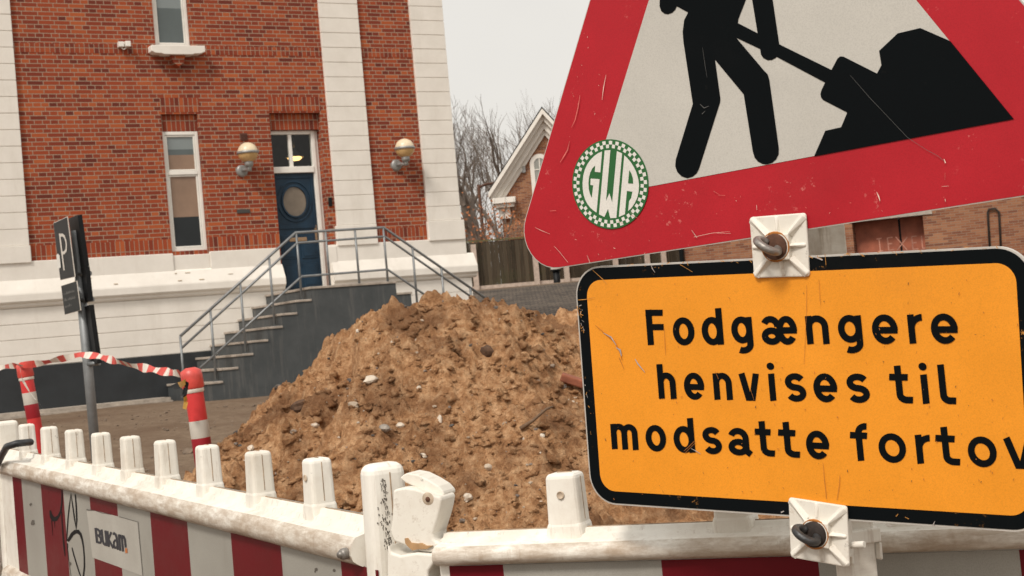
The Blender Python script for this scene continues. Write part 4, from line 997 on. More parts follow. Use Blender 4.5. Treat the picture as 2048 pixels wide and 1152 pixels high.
# far end post and strap
b = MB(); b.add([(-.062, -.045, -.95), (-.004, -.045, -.95), (-.004, .045, -.95), (-.062, .045, -.95), (-.055, -.034, .085), (-.008, -.034, .085), (-.008, .034, .085), (-.055, .034, .085)],
      [(0, 3, 2, 1), (4, 5, 6, 7), (0, 1, 5, 4), (1, 2, 6, 5), (2, 3, 7, 6), (3, 0, 4, 7)]); b.build('end_post', M['plastic'], BL_, bevel=.012, seg=3)
fl = Frame(Af + 0 * YL_, XL_, ZL_, -YL_)
b = MB(); st_ = []
for px, py, o_ in ((62, 884, .012), (34, 887, .062), (14, 893, .068), (4, 910, .066), (-6, 930, .064)): q = fl.loc(px, py, o_); st_.append(fl.O + fl.X * q[0] + fl.Y * q[1] + fl.Z * q[2])
b.tube(st_, .010, 8); o = b.build('rubber_strap', M['strap']); tag(o, 'black rubber strap tied round the far end of the left barrier', 'strap')
# company label and graffiti on the sheet (vinyl stuck to the panel)
FLS = Frame(Af - YL_ * .0335, XL_, ZL_, -YL_)
def to_bar(fr_b, fr, pts): return pts
def barrier_decal(name, mats, draw, parent, fr):
    b = MB(); draw(b, fr); me = b; o = me.build(name, mats); o.matrix_world = fr.matrix(); o.parent = parent; o.matrix_parent_inverse = parent.matrix_world.inverted(); return o
def Zb(x, y): return 60 + x / 6.0, 960 + y / 6.0
def label_draw(b, fr):
    fill(b, fr, [(173, 1019), (200, 1023.5), (222, 1029), (275.5, 1044), (280, 1095), (285, 1152), (235, 1133), (185, 1115)], .0006, 0)
def logo_draw(b, fr):
    w = 4.6; top = lambda x: 1055 + (x - 190) * (1071.5 - 1055) / 62; bot = lambda x: 1085.5 + (x - 192) * (1105 - 1085.5) / 58
    def G(pts, x0, x1, wd=w, lean=3.2, mat=0):
        q = []
        for gx, gy in pts:
            x = x0 + (x1 - x0) * gx; yb, yt = bot(x), top(x); q.append((x - lean * (gy - .5), yb + (yt - yb) * gy))
        stroke(b, fr, q, wd, .0012, mat)
    G([(0, 0), (0, 1)], 192.5, 202); G([(0, .93), (.5, .93), (.85, .86), (.95, .74), (.8, .58), (.45, .53), (0, .53)], 193, 201, 4.2); G([(.1, .53), (.6, .52), (1, .40), (1.02, .22), (.8, .09), (.5, .06), (0, .06)], 193, 201, 4.4)
    G([(0, 1), (0, .3), (.2, .1), (.5, .05), (.8, .1), (1, .3), (1, 1)], 204.5, 212, 4.2); G([(1, .3), (1, 0)], 204.5, 212, 4.2)
    G([(0, 0), (0, 1)], 216, 224, 4.4); G([(1, 1), (.1, .5), (1.1, 0)], 216, 224, 4.0)
    G([(.1, .86), (.4, .97), (.8, .92), (1, .7), (1, 0)], 226.5, 234, 4.2); G([(1, .52), (.5, .55), (.1, .42), (.02, .22), (.3, .06), (.7, .1), (1, .3)], 226.5, 234, 3.8)
    G([(0, 0), (0, .98)], 239, 250.5, 4.2); G([(0, .75), (.15, .93), (.3, .93), (.48, .75), (.48, 0)], 239, 250.5, 4.0); G([(.5, .75), (.66, .93), (.82, .93), (1, .75), (1, .30)], 239, 250.5, 4.0)
    G([(1, .27), (1, -.02)], 239.4, 251.2, 4.4, mat=1)
def graffiti_draw(b, fr):
    S = lambda pts, w: stroke(b, fr, [Zb(*p) for p in pts], [x / 6 for x in w] if hasattr(w, '__len__') else w / 6, .0005)
    S([(383, 100), (384, 200), (380, 290), (368, 370), (345, 430), (312, 468), (282, 470), (258, 440), (246, 400), (242, 365)], [10, 16, 16, 18, 24, 46, 52, 42, 28, 18])
    S([(378, 380), (385, 520), (397, 680), (408, 800), (420, 915)], [12, 12, 16, 18, 8]); S([(258, 480), (264, 560), (272, 668)], [10, 6, 4]); S([(292, 490), (297, 575)], [8, 3])
    S([(440, 735), (446, 600), (455, 460), (470, 320), (490, 170), (510, 300), (532, 460), (553, 590), (560, 480), (555, 340), (548, 240), (541, 172)], [8, 14, 14, 14, 16, 14, 16, 18, 18, 18, 16, 14])
    S([(452, 735), (475, 700), (505, 650), (540, 622), (575, 618), (605, 650), (626, 720), (640, 800), (650, 920), (652, 1040), (640, 1152), (628, 1200)], [30, 34, 40, 46, 44, 30, 20, 16, 16, 18, 18, 14])
    S([(502, 812), (525, 900), (555, 1000), (590, 1110), (620, 1190)], [12, 14, 14, 14, 12]); S([(448, 760), (452, 840), (465, 960), (480, 1080), (495, 1180)], [14, 8, 6, 5, 4])
def border_draw(b, fr):
    stroke(b, fr, [(238, 1033.5), (257, 1038.5), (275.5, 1043.8), (280, 1095), (285, 1151)], .8, .0013)
    stroke(b, fr, [(173, 1019), (176, 1020), (190, 1021)], [3, 2, .8], .0013); stroke(b, fr, [(192, 1022), (205, 1026), (222, 1029)], [.8, 1.2, .8], .0013)
def stains_draw(b, fr):
    r2 = random.Random(2)
    for cx, cy, r in ((61, 1009, 2.6), (65, 1047, 4.2), (66, 1043, 3), (140, 1127, 3), (632, 1139, 3.2), (668, 1141, 3), (630, 1143, 2)):
        fill(b, fr, [(cx + r * r2.uniform(.6, 1.2) * math.cos(t), cy + r * 1.3 * r2.uniform(.6, 1.2) * math.sin(t)) for t in np.linspace(0, 6.28, 9)[:-1]], .0005)
barrier_decal('company_label', M['label_paper'], label_draw, BL_, FLS); barrier_decal('label_lettering', [M['logo_ink'], M['logo_orange']], logo_draw, BL_, FLS)
barrier_decal('label_edge', plain('dirty_label_edge', (.09, .08, .07), .8), border_draw, BL_, FLS)
tag(barrier_decal('graffiti', M['marker_ink'], graffiti_draw, BL_, FLS), 'black marker graffiti')
barrier_decal('stain', plain('dark_scuff_spots', (.10, .085, .07), .8), stains_draw, BL_, FLS)

def zr(x): return 2.25 * (815 + 5600) / (x + 5600)
Ar = depth(893, 1064.5, zr(893)); Br = depth(2048, 1019, zr(2048)); XR = Br - Ar; XRn = XR / np.linalg.norm(XR); XRn[2] *= 1
def sR(px, py, off=0.0):
    nf = np.cross(np.array([0, 0, 1.0]), XRn); nf /= np.linalg.norm(nf); return (on(px, py, Ar - nf * off, nf) - Ar) @ XRn
teeth = [(sR(1140, 1060), .079, .047), (sR(1472, 1047), .079, .047), (sR(1818, 1036), .079, .047), (sR(2175, 1027), .079, .047), (sR(2545, 1015), .079, .047)]
edges = [sR(x, 1120, .0335) for x in (897, 1005, 1322, 1636, 2040, 2400, 2800)]
BR_, XR_, YR_, ZR_ = barrier('plastic_barrier', 'white toothed barrier under the orange sign with a broken left post', Ar, XR, sR(2810, 1010), teeth, .62, edges, True, 0)
FRB = Frame(Ar, XR_, ZR_, -YR_)
# broken end post: torn, bent plastic with a flap folded over
def Zc(x, y): return 720 + x / 4.571, 900 + y / 4.571
def slab(b, pts, f0, f1, fr=FRB):
    n = len(pts); A_ = [fr.loc(*p, f0) for p in pts]; d = np.array([0, 0, f1 - f0]); b.add(A_ + [q + d for q in A_], [tuple(range(n))[::-1], tuple(range(n, 2 * n))] + [(i, (i + 1) % n, n + (i + 1) % n, n + i) for i in range(n)])
def bar_part(name, mat, draw, bevel=0, seg=2):
    b = MB(); draw(b); o = b.build(name, mat, None, bevel=bevel, seg=seg, fix=True); o.matrix_world = FRB.matrix(); o.parent = BR_; o.matrix_parent_inverse = BR_.matrix_world.inverted(); return o
bp = tag(bar_part('broken_post', M['plastic'], lambda b: slab(b, [Zc(*p) for p in [(442, 330), (480, 316), (560, 305), (640, 318), (705, 342), (790, 372), (868, 388), (876, 420), (862, 500), (838, 590), (815, 660), (798, 720), (804, 762), (830, 792), (1010, 800), (1010, 900), (700, 880), (560, 830), (450, 790), (425, 730), (418, 690), (432, 600), (438, 450)]], -.018, .030), .011, 3), 'torn white end post bent open at the top')
tag(bar_part('torn_flap', M['plastic'], lambda b: slab(b, [Zc(*p) for p in [(478, 228), (505, 200), (545, 178), (640, 196), (740, 245), (828, 300), (868, 345), (880, 372), (868, 398), (800, 372), (700, 338), (600, 300), (530, 268)]], -.028, .012), .006, 3), 'flap of plastic folded over the broken post')
tag(bar_part('torn_edge', plain('tan_torn_plastic', (.42, .25, .12), .8, var=.25, scale=40), lambda b: slab(b, [Zc(*p) for p in [(448, 795), (470, 792), (500, 835), (560, 842), (600, 838), (640, 862), (700, 862), (650, 890), (570, 893), (520, 905), (480, 870), (455, 840)]], .020, .034)), 'tan crack in the broken post')
bar_part('lower_post', M['plastic'], lambda b: slab(b, [Zc(*p) for p in [(440, 800), (480, 870), (560, 895), (700, 870), (860, 885), (860, 960), (806, 1040), (806, 1160), (806, 2400), (445, 2400), (440, 1000)]], -.03, .036), .010, 3)
bar_part('bolt_hole', M['hole'], lambda b: b.lathe([(0, .0022), (.004, .0022), (.0075, .0012), (.0095, .0002)], FRB.loc(*Zc(622, 445), .030), 16, 0, (0, 0, 1)))
bar_part('bolt', M['rust'], lambda b: b.lathe([(0, .005), (.003, .0046), (.0042, .002)], FRB.loc(*Zc(625, 450), .030), 8, 0, (.1, .1, 1)))
# a third barrier carries on to the left, out of the picture
X3 = np.array([.93, -.36, 0.0]); O3 = Af - XL_ * .075 - X3 * 2.0 + np.array([0, 0, -.0]);
barrier('plastic_barrier', 'white barrier at the far left edge, continuing beyond the strapped post', O3, X3, 1.97, [(.2 + .26 * k, .08) for k in range(7)], 1.0, list(np.linspace(0, 1.97, 8)), True, 0)

# ------------------------------------------------------------------ marker posts with barrier tape
def marker(px0, py0, px1, py1, z, wpx, bands, label):
    top_, low = depth(px0, py0, z), depth(px1, py1, z); ax = (top_ - low) / np.linalg.norm(top_ - low)
    gz = ground_z(low[0], low[1]) ; k = (top_[2] - gz + .02) / ax[2]; base = top_ - ax * k
    t = empty('marker_post', tuple(base)); tag(t, label, 'marker post', 'red and white marker posts'); r = wpx / 2 / F * z
    T = top_ - base; Lp = np.linalg.norm(T); u_ = T / Lp
    b = MB(); b.lathe([(0, Lp), (r * .55, Lp - .004), (r * .9, Lp - .02), (r, Lp - .05), (r, 0), (0, 0)][::-1], (0, 0, 0), 18, 0, u_); b.build('post_body', M['post_red'], t)
    for h0, h1, mt in bands:
        b = MB(); b.lathe([(r * 1.02, h0), (r * 1.025, h0 + .003), (r * 1.025, h1 - .003), (r * 1.02, h1)], (0, 0, 0), 18, 0, u_); b.build('band', M[mt], t)
    b = MB(); b.lathe([(.0, .06), (r * 2.2, .06), (r * 3.2, .02), (r * 3.4, -.04)], (0, 0, 0), 18); b.build('base', M['black'], t)
    return t, top_, ax, r, Lp
zR_, zL_ = 6.3, 8.6
k = zR_ / F
t1 = marker(381, 738, 401, 872, zR_, 37, [], 'red marker post with torn tape beside the sand heap')
hb = lambda py, top, z, L: L - (py - top) * z / F
for y0, y1, mt in ((842, 877, 'post_white'), (877, 930, 'post_darkred')):
    b = MB(); b.lathe([(t1[3] * 1.02, hb(y1, 738, zR_, t1[4])), (t1[3] * 1.03, hb(y1, 738, zR_, t1[4]) + .002), (t1[3] * 1.03, hb(y0, 738, zR_, t1[4]) - .002), (t1[3] * 1.02, hb(y0, 738, zR_, t1[4]))], (0, 0, 0), 18, 0, t1[2]); b.build('band', M[mt], t1[0])
t2 = marker(47, 726, 66, 830, zL_, 27, [], 'narrower red marker post farther left, near the dark plinth')
for y0, y1, mt in ((786, 810, 'post_white'), (810, 838, 'post_darkred')):
    b = MB(); b.lathe([(t2[3] * 1.02, hb(y1, 726, zL_, t2[4])), (t2[3] * 1.03, hb(y1, 726, zL_, t2[4]) + .002), (t2[3] * 1.03, hb(y0, 726, zL_, t2[4]) - .002), (t2[3] * 1.02, hb(y0, 726, zL_, t2[4]))], (0, 0, 0), 18, 0, t2[2]); b.build('band', M[mt], t2[0])
def tape(name, pts, w, label, twist=0, mats=None, step=.10, seed=1):
    P = [depth(*p) for p in pts]; out_ = []
    for i in range(len(P) - 1):
        n = 8
        for k in range(n): out_.append(P[i] * (1 - k / n) + P[i + 1] * k / n)
    out_.append(P[-1]); b = MB(); dist = 0; prev = None; rnd = random.Random(seed)
    for i in range(len(out_) - 1):
        p, q = out_[i], out_[i + 1]; d = q - p; L = np.linalg.norm(d); d /= L
        def edge(x, dd):
            a_ = twist * dd + .75 * math.sin(dd * 5) ; s_ = np.cross(d, [0, 0, 1.0]); s_ /= np.linalg.norm(s_); v = np.cross(s_, d); return (v * math.cos(a_) + s_ * math.sin(a_)) * w / 2 * (1 + .25 * math.sin(dd * 17))
        e0 = edge(p, dist); e1 = edge(q, dist + L); b.quad(p - e0, q - e1, q + e1, p + e0, int(dist / step) % 2); dist += L
    o = b.build(name, mats or [M['tape_red'], M['tape_white']]); tag(o, label, 'barrier tape'); return o
tape('barrier_tape', [(40, 731, 8.55), (75, 727, 8.5), (105, 722, 8.35), (130, 716, 8.2), (160, 709, 8.1), (195, 712, 7.9), (228, 721, 7.6), (262, 731, 7.2), (300, 738, 6.9), (335, 744, 6.6), (364, 748, 6.3)], .034, 'red and white tape sagging between the two marker posts', .0)
tape('barrier_tape', [(-60, 752, 9.3), (-20, 741, 9.1), (10, 733, 8.8), (44, 730, 8.5)], .03, 'red and white tape running left from the far marker post', 5.0, seed=4)
tape('tape_end', [(40, 738, 8.5), (45, 760, 8.45), (58, 782, 8.45), (72, 800, 8.4), (86, 815, 8.4)], .014, 'thin loose tape end hanging from the far marker post', 2, [M['post_white'], M['tape_white']], seed=3)
# tape wound round the post tops
for tt, mat in ((t1, 'tape_red'), (t2, 'tape_red')):
    b = MB(); r = tt[3]; Lp = tt[4]; b.lathe([(r * 1.04, Lp - .085), (r * 1.20, Lp - .075), (r * 1.16, Lp - .03), (r * 1.12, Lp - .008), (r * .5, Lp + .006)], (0, 0, 0), 14, 0, tt[2]); b.lathe([(r * 1.05, Lp - .10), (r * 1.12, Lp - .095), (r * 1.10, Lp - .084)], (0, 0, 0), 14, 1, tt[2]); b.build('tape_wrap', [M['tape_red'], M['tape_white']], tt[0])
tape('torn_tape', [(372, 763, 6.2), (365, 768, 6.15), (357, 771, 6.1), (346, 775, 6.05)], .02, 'torn yellow and black tape scrap flying left from the near marker post', 1, [M['tape_yellow'], M['black']], .09)
tape('torn_tape', [(375, 764, 6.2), (372, 775, 6.19), (369, 790, 6.19), (372, 803, 6.2), (369, 818, 6.2)], .018, 'torn black and yellow tape hanging down the near marker post', 1, [M['black'], M['tape_yellow']], .06)

# ------------------------------------------------------------------ parking sign
PZ = 10.0
pt, pl = depth(152, 470, PZ), depth(186.5, 850, PZ); ax = (pt - pl) / np.linalg.norm(pt - pl); gz = ground_z(pl[0], pl[1]); base = pl - ax * ((pl[2] - gz + .05) / ax[2])
PS = empty('parking_sign', tuple(base)); tag(PS, 'dark parking sign with small plates on a leaning steel pole', 'parking sign')
b = MB(); b.tube([(0, 0, 0), tuple(pt + ax * .03 - base)], .033, 14); b.build('pole', M['galv'], PS)
def plate(name, q, thick, face, parent=PS, rim=True, zs=(10.18, 9.84)):
    za, zb2 = zs; P = [depth(q[0][0], q[0][1], za), depth(q[1][0], q[1][1], zb2), depth(q[2][0], q[2][1], zb2), depth(q[3][0], q[3][1], za)]
    n = np.cross(P[1] - P[0], P[3] - P[0]); n /= np.linalg.norm(n)
    if n @ (EYE - P[0]) < 0: n = -n
    C0 = sum(P) / 4; b = MB(); A_ = [p - base for p in P]; B2 = [p - n * thick for p in A_]
    b.add(A_ + B2, [(0, 1, 2, 3), (7, 6, 5, 4), (0, 4, 5, 1), (1, 5, 6, 2), (2, 6, 7, 3), (3, 7, 4, 0)], 0); o = b.build(name, [M['p_white'] if rim else face], parent)
    if rim:
        b = MB(); c0 = C0 - base; In = [c0 + (a_ - c0) * np.array([.955, .955, .98]) + n * .002 for a_ in A_]; b.poly(In); b.build('face', face, o)
    return o, P, n
def pmap(P, n, u_, v_, off=.004): return (P[3] * (1 - u_) + P[2] * u_) * (1 - v_) + (P[0] * (1 - u_) + P[1] * u_) * v_ + n * off - base
o, P, n = plate('sign_panel', [(106.6, 446), (134.7, 433), (150, 553.7), (120.8, 560.6)], .004, M['p_dark'])
b = MB()
def pst(pts, w, asp=2.6, off=.004):
    L, R = ribbon([(x, y * asp) for x, y in pts], w); n_ = len(L); e2 = off + eps() * 4
    b.add([pmap(P, n, x, y / asp, e2) for x, y in L] + [pmap(P, n, x, y / asp, e2) for x, y in R], [(i, i + 1, n_ + i + 1, n_ + i) for i in range(n_ - 1)])
pst([(.38, .15), (.38, .78)], .09, 1.6); pst([(.38, .74), (.55, .74), (.68, .70), (.74, .62), (.74, .55), (.68, .47), (.55, .44), (.38, .44)], .08, 1.6)
b.build('letter_p', M['p_white'], o)
b = MB(); b.poly([pmap(P, n, x, y, .006) for x, y in ((.0, .20), (.2, .21), (.22, .42), (.12, .46), (.0, .44))]); b.build('white_sticker', M['sticker_white'], o)
o, P, n = plate('sub_plate', [(122, 571.7), (153.5, 561.7), (161.5, 620.7), (129.5, 629.4)], .004, M['p_dark'], zs=(10.2, 9.84))
b = MB(); rnd = random.Random(8)
for row, (u0, u1) in enumerate(((.14, .80), (.12, .86), (.14, .56))):
    v0 = .66 - .22 * row; x = u0
    while x < u1:
        w_ = rnd.uniform(.02, .05); hgt = rnd.choice((.06, .06, .10)); b.add([pmap(P, n, x, v0, .004), pmap(P, n, x + w_ * .55, v0, .004), pmap(P, n, x + w_ * .55, v0 + hgt, .004), pmap(P, n, x, v0 + hgt, .004)], [(0, 1, 2, 3)]); x += w_ + (.05 if rnd.random() < .15 else .012)
b.build('small_lettering', plain('dim_lettering', (.22, .22, .21), .6), o)
for q in ([(137, 437), (155, 430), (169.5, 533), (152, 540)], [(150, 541), (170, 533.5), (177.5, 602), (158.5, 609)], [(158, 617), (178.5, 610), (195, 727), (176, 731)]):
    plate('back_plate', q, .03, M['black'], rim=False, zs=(10.13, 9.86))
b = MB()
for py in (548, 600, 728): 
    P0 = depth(160 + (py - 548) * .1, py, 9.93) - base; b.tube([P0 + np.array([-.02, .05, 0]), P0 + np.array([.065, .02, .0])], .016, 8)
b.build('pipe_clamp', M['galv'], PS)
# ------------------------------------------------------------------ the two road signs on their post
def cam2w(v): return MC @ np.array([v[0], -v[1], -v[2]])
U = .56                                             # metres per unit: inner side of the warning triangle
RT = np.array([[0.7995, 0.1478, 0.5822], [-0.1183, 0.989, -0.0886], [-0.5889, 0.002, 0.8082]]); TT = np.array([.17916, -.2112, 3.51421]) * U
RY = np.array([[0.7908, 0.0751, 0.6075], [-0.0319, 0.9962, -0.0816], [-0.6112, 0.0451, 0.7902]]); TY0 = np.array([.33544, .90961, 6.34222])
FT = Frame(EYE + cam2w(TT), cam2w(RT[:, 0]), -cam2w(RT[:, 1]), -cam2w(RT[:, 2]))
pz = lambda P: float((np.array(P) - EYE) @ (MC @ np.array([0, 0, -1.0])))
def wpt(fr, q): return fr.O + fr.X * q[0] + fr.Y * q[1] + fr.Z * q[2]
zc = pz(wpt(FT, FT.loc(1556, 480)))
ky = 1.0; FY0 = Frame(EYE + cam2w(TY0), cam2w(RY[:, 0]), -cam2w(RY[:, 1]), -cam2w(RY[:, 2])); ky = zc / pz(wpt(FY0, FY0.loc(1560, 516)))
FYL = Frame(EYE + cam2w(TY0 * ky), FY0.X, FY0.Y, FY0.Z); HY = ky      # plate height in metres
def fpart(fr, name, mats, draw, parent, bevel=0, seg=2, fix=False):
    b = MB(); draw(b); o = b.build(name, mats, parent, bevel=bevel, seg=seg, fix=fix); return o
def rounded(corners, radii, n=10):
    out_ = []; m = len(corners)
    for i in range(m):
        p, a_, c_ = [np.array(x, float) for x in (corners[i], corners[i - 1], corners[(i + 1) % m])]; r = radii[i]
        d1 = (a_ - p) / np.linalg.norm(a_ - p); d2 = (c_ - p) / np.linalg.norm(c_ - p); ang = math.acos(np.clip(d1 @ d2, -1, 1)); tl = r / math.tan(ang / 2)
        bis = d1 + d2; bis /= np.linalg.norm(bis); cc = p + bis * r / math.sin(ang / 2); p0, p1 = p + d1 * tl, p + d2 * tl
        a0 = math.atan2(*(p0 - cc)[::-1]); a1 = math.atan2(*(p1 - cc)[::-1]); da = (a1 - a0 + math.pi) % (2 * math.pi) - math.pi
        out_ += [cc + r * np.array([math.cos(a0 + da * k / n), math.sin(a0 + da * k / n)]) for k in range(n + 1)]
    return out_
def prism(b, pts, z0, z1, mat=0):
    n = len(pts); b.add([(p[0], p[1], z0) for p in pts] + [(p[0], p[1], z1) for p in pts], [tuple(range(n))[::-1], tuple(range(n, 2 * n))] + [(i, (i + 1) % n, n + (i + 1) % n, n + i) for i in range(n)], mat)
def flat(b, pts, z, mat=0): b.poly([(p[0], p[1], z) for p in pts], mat)

WS = FT.empty('warning_sign'); tag(WS, 'red bordered triangular roadworks sign with a digging figure, above the orange plate', 'road sign')
w_ = .152; s_ = w_ * math.sqrt(3)
tri = lambda w: [np.array(p) * U for p in ((-w * math.sqrt(3), -w), (1 + w * math.sqrt(3), -w), (.5, .8660254 + 2 * w))]
CR = .088
fpart(FT, 'metal_plate', M['sign_metal'], lambda b: prism(b, rounded(tri(w_), [CR * U * 1.0] * 3), -.0045, 0), WS)
fpart(FT, 'red_border', M['sign_red'], lambda b: flat(b, rounded(tri(w_ - .0022), [(CR - .002) * U] * 3), .0005), WS)
fpart(FT, 'white_field', M['sign_white'], lambda b: flat(b, [p for p in tri(0)], .0010), WS)
def Zt(x, y): return 1180 + x / 2.3594, y / 2.3594
def fig(b):
    Fl = lambda pts: fill(b, FT, [Zt(*p) for p in pts], .0015)
    Fl([(462, 60), (444, 95), (437, 150), (441, 200), (485, 490), (404, 755), (402, 785), (412, 812), (432, 832), (458, 841), (484, 834), (503, 818), (514, 797), (614, 482), (615, 465), (590, 283), (640, 283), (690, 178), (700, 90), (735, 0), (800, -150), (640, -240), (500, -150), (470, 0)])
    Fl([(590, 282), (725, 445), (768, 715), (776, 742), (792, 762), (812, 773), (832, 776), (858, 769), (878, 752), (890, 728), (891, 700), (846, 376), (838, 350), (820, 332), (690, 178), (620, 160)])
    Fl([(715, -120), (765, 0), (803, 232), (806, 256), (818, 274), (838, 284), (858, 283), (876, 273), (890, 256), (894, 236), (893, 210), (862, 0), (840, -130)])
    Fl([(330, -60), (328, 30), (336, 52), (352, 65), (368, 67), (388, 60), (402, 46), (410, 28), (440, -60)])
    Fl([(340, -40), (410, 30), (462, 58), (690, 178), (880, 268), (1110, 390), (1140, 330), (895, 210), (690, 105), (400, -40)])
    Fl([(1110, 388), (1092, 425), (1087, 443), (1090, 460), (1100, 472), (1214, 531), (1356, 348), (1196, 267), (1180, 266), (1168, 276), (1138, 332)])
    Fl([(620, -420), (560, -350), (560, -270), (620, -215), (700, -215), (760, -270), (760, -350), (700, -420)])
def mound(b):
    fill(b, FT, [Zt(*p) for p in [(1057, 738), (1110, 617), (1185, 600), (1214, 530), (1290, 420), (1352, 350), (1375, 308), (1364, 240), (1452, 157), (1558, 132), (1692, 190), (1702, 196), (2000, 562)]], .0014)
fpart(FT, 'digging_figure', M['sign_black'], fig, WS); fpart(FT, 'mound_symbol', M['sign_black'], mound, WS)
# round sticker
sc = np.array([.06531, .02192]) * U; SRr = .1036 * U
def disk(r, n=64): return [sc + r * np.array([math.cos(t), math.sin(t)]) for t in np.linspace(0, 2 * math.pi, n + 1)[:-1]]
STK = fpart(FT, 'round_sticker', M['sticker_green'], lambda b: prism(b, disk(SRr), .0012, .0019), WS)
def checks(b):
    n = 34; off = .03
    for ring_, (r0, r1) in enumerate(((.885, .965), (.805, .885))):
        for k in range(n):
            a0 = 2 * math.pi * (k + (.5 if ring_ else 0)) / n + off; a1 = a0 + math.pi / n
            pts = [sc + SRr * r * np.array([math.cos(t), math.sin(t)]) for r, t in ((r0, a0), (r1, a0), (r1, (a0 + a1) / 2), (r1, a1), (r0, a1), (r0, (a0 + a1) / 2))]
            flat(b, pts, .0021)
def Zg(x, y): return 1100 + x / 4.8, 240 + y / 4.8
def letters(b):
    W = lambda p, m=0, o=.0021: fill(b, FT, [Zg(*q) for q in p], o, m)
    W([(525, 293), (580, 288), (538, 778), (570, 703), (597, 790), (642, 298), (692, 320), (637, 940), (578, 942), (557, 853), (522, 931), (470, 905)])
    W([(500, 303), (462, 318), (425, 345), (390, 380), (358, 425), (335, 475), (320, 530), (313, 600), (314, 660), (322, 715), (338, 765), (360, 808), (390, 845), (418, 870), (447, 888), (476, 568), (390, 562), (388, 622), (415, 628), (401, 748), (384, 712), (372, 660), (369, 600), (374, 550), (386, 505), (406, 465), (434, 436), (430, 497), (483, 503)])
    W([(713, 338), (745, 368), (775, 405), (805, 452), (830, 505), (848, 570), (855, 630), (850, 695), (836, 750), (812, 800), (782, 845), (750, 873), (760, 778), (780, 748), (792, 688), (738, 681), (719, 905), (661, 930)])
    W([(761, 480), (780, 512), (795, 560), (798, 611), (749, 608)], 1, .0024)
fpart(FT, 'checker_ring', M['sticker_white'], checks, STK); fpart(FT, 'sticker_letters', [M['sticker_white'], M['sticker_green']], letters, STK)
# scratches in the red border
def scr(b):
    S = lambda pts, w, m=0: stroke(b, FT, pts, np.array(w) * .5, .0026, m) if hasattr(w, '__len__') else stroke(b, FT, pts, w * .5, .0026, m)
    for k in range(1):
        S([(1212, 150), (1207, 175), (1204, 200)], [1, 2.5, 1]); S([(1139, 282), (1135, 300), (1128, 312), (1120, 325)], [1, 3, 3, 1], 1); S([(1160, 190), (1156, 215), (1150, 240), (1143, 255)], [1, 3, 2, 1], 1)
        S([(1070, 455), (1085, 462), (1100, 468)], [.8, 1.5, .6]); S([(1108, 492), (1120, 505), (1136, 525)], [.6, 1.2, .8]); S([(1174, 510), (1180, 526)], [.6, 2]); S([(1383, 460), (1390, 470), (1394, 476)], [1, 2, 1.4]); S([(1388, 474), (1425, 466), (1460, 463)], [1.6, 1.2, .6]); S([(1432, 466), (1462, 467)], [.6, .8])
        S([(1427, 382), (1437, 388)], 1.2, 1); S([(1436, 390), (1450, 391)], 1.2, 1); S([(1513, 410), (1514, 420)], 1.4)
        S([(1753, 384), (1757, 392), (1760, 402)], [1, 4.5, 2]); S([(1888, 318), (1891, 326)], [2, 4]); S([(1883, 373), (1898, 372)], 1.2); S([(1890, 398), (1891, 403)], 2.2); S([(1890, 345), (1890, 360)], 1, 1)
        S([(1100, 422), (1112, 421)], 1.6, 1); S([(1235, 442), (1246, 447)], [1.4, 2.6, 1]); S([(1262, 430), (1275, 436)], 1.2, 1)
    S([(1700, 150), (1740, 196), (1780, 238), (1815, 275), (1850, 298), (1876, 312), (1888, 322)], [.8, 1.4, 1.0, 1.4, 1.2, 1.6, 1], 2)
    S([(1405, 95), (1410, 130), (1414, 155)], [.6, 1.2, .6], 2); S([(1400, 208), (1408, 216), (1418, 212)], [1.5, 3, 1], 2); S([(1410, 222), (1404, 228)], [1, 2.5], 2)
    r2 = random.Random(12)
    for k in range(55):
        x, y = r2.choice([(r2.uniform(1070, 1300), r2.uniform(400, 520)), (r2.uniform(1130, 1200), r2.uniform(60, 300)), (r2.uniform(1300, 2000), r2.uniform(390, 440))])
        a_ = r2.uniform(0, 3.14); L_ = r2.uniform(1, 4); S([(x, y), (x + L_ * math.cos(a_), y + L_ * math.sin(a_))], r2.uniform(.6, 1.6), r2.choice((0, 1, 1)))
fpart(FT, 'scratches', [M['scratch'], M['scratch_pink'], plain('grey_scratch_on_black', (.10, .10, .095), .6)], scr, WS)

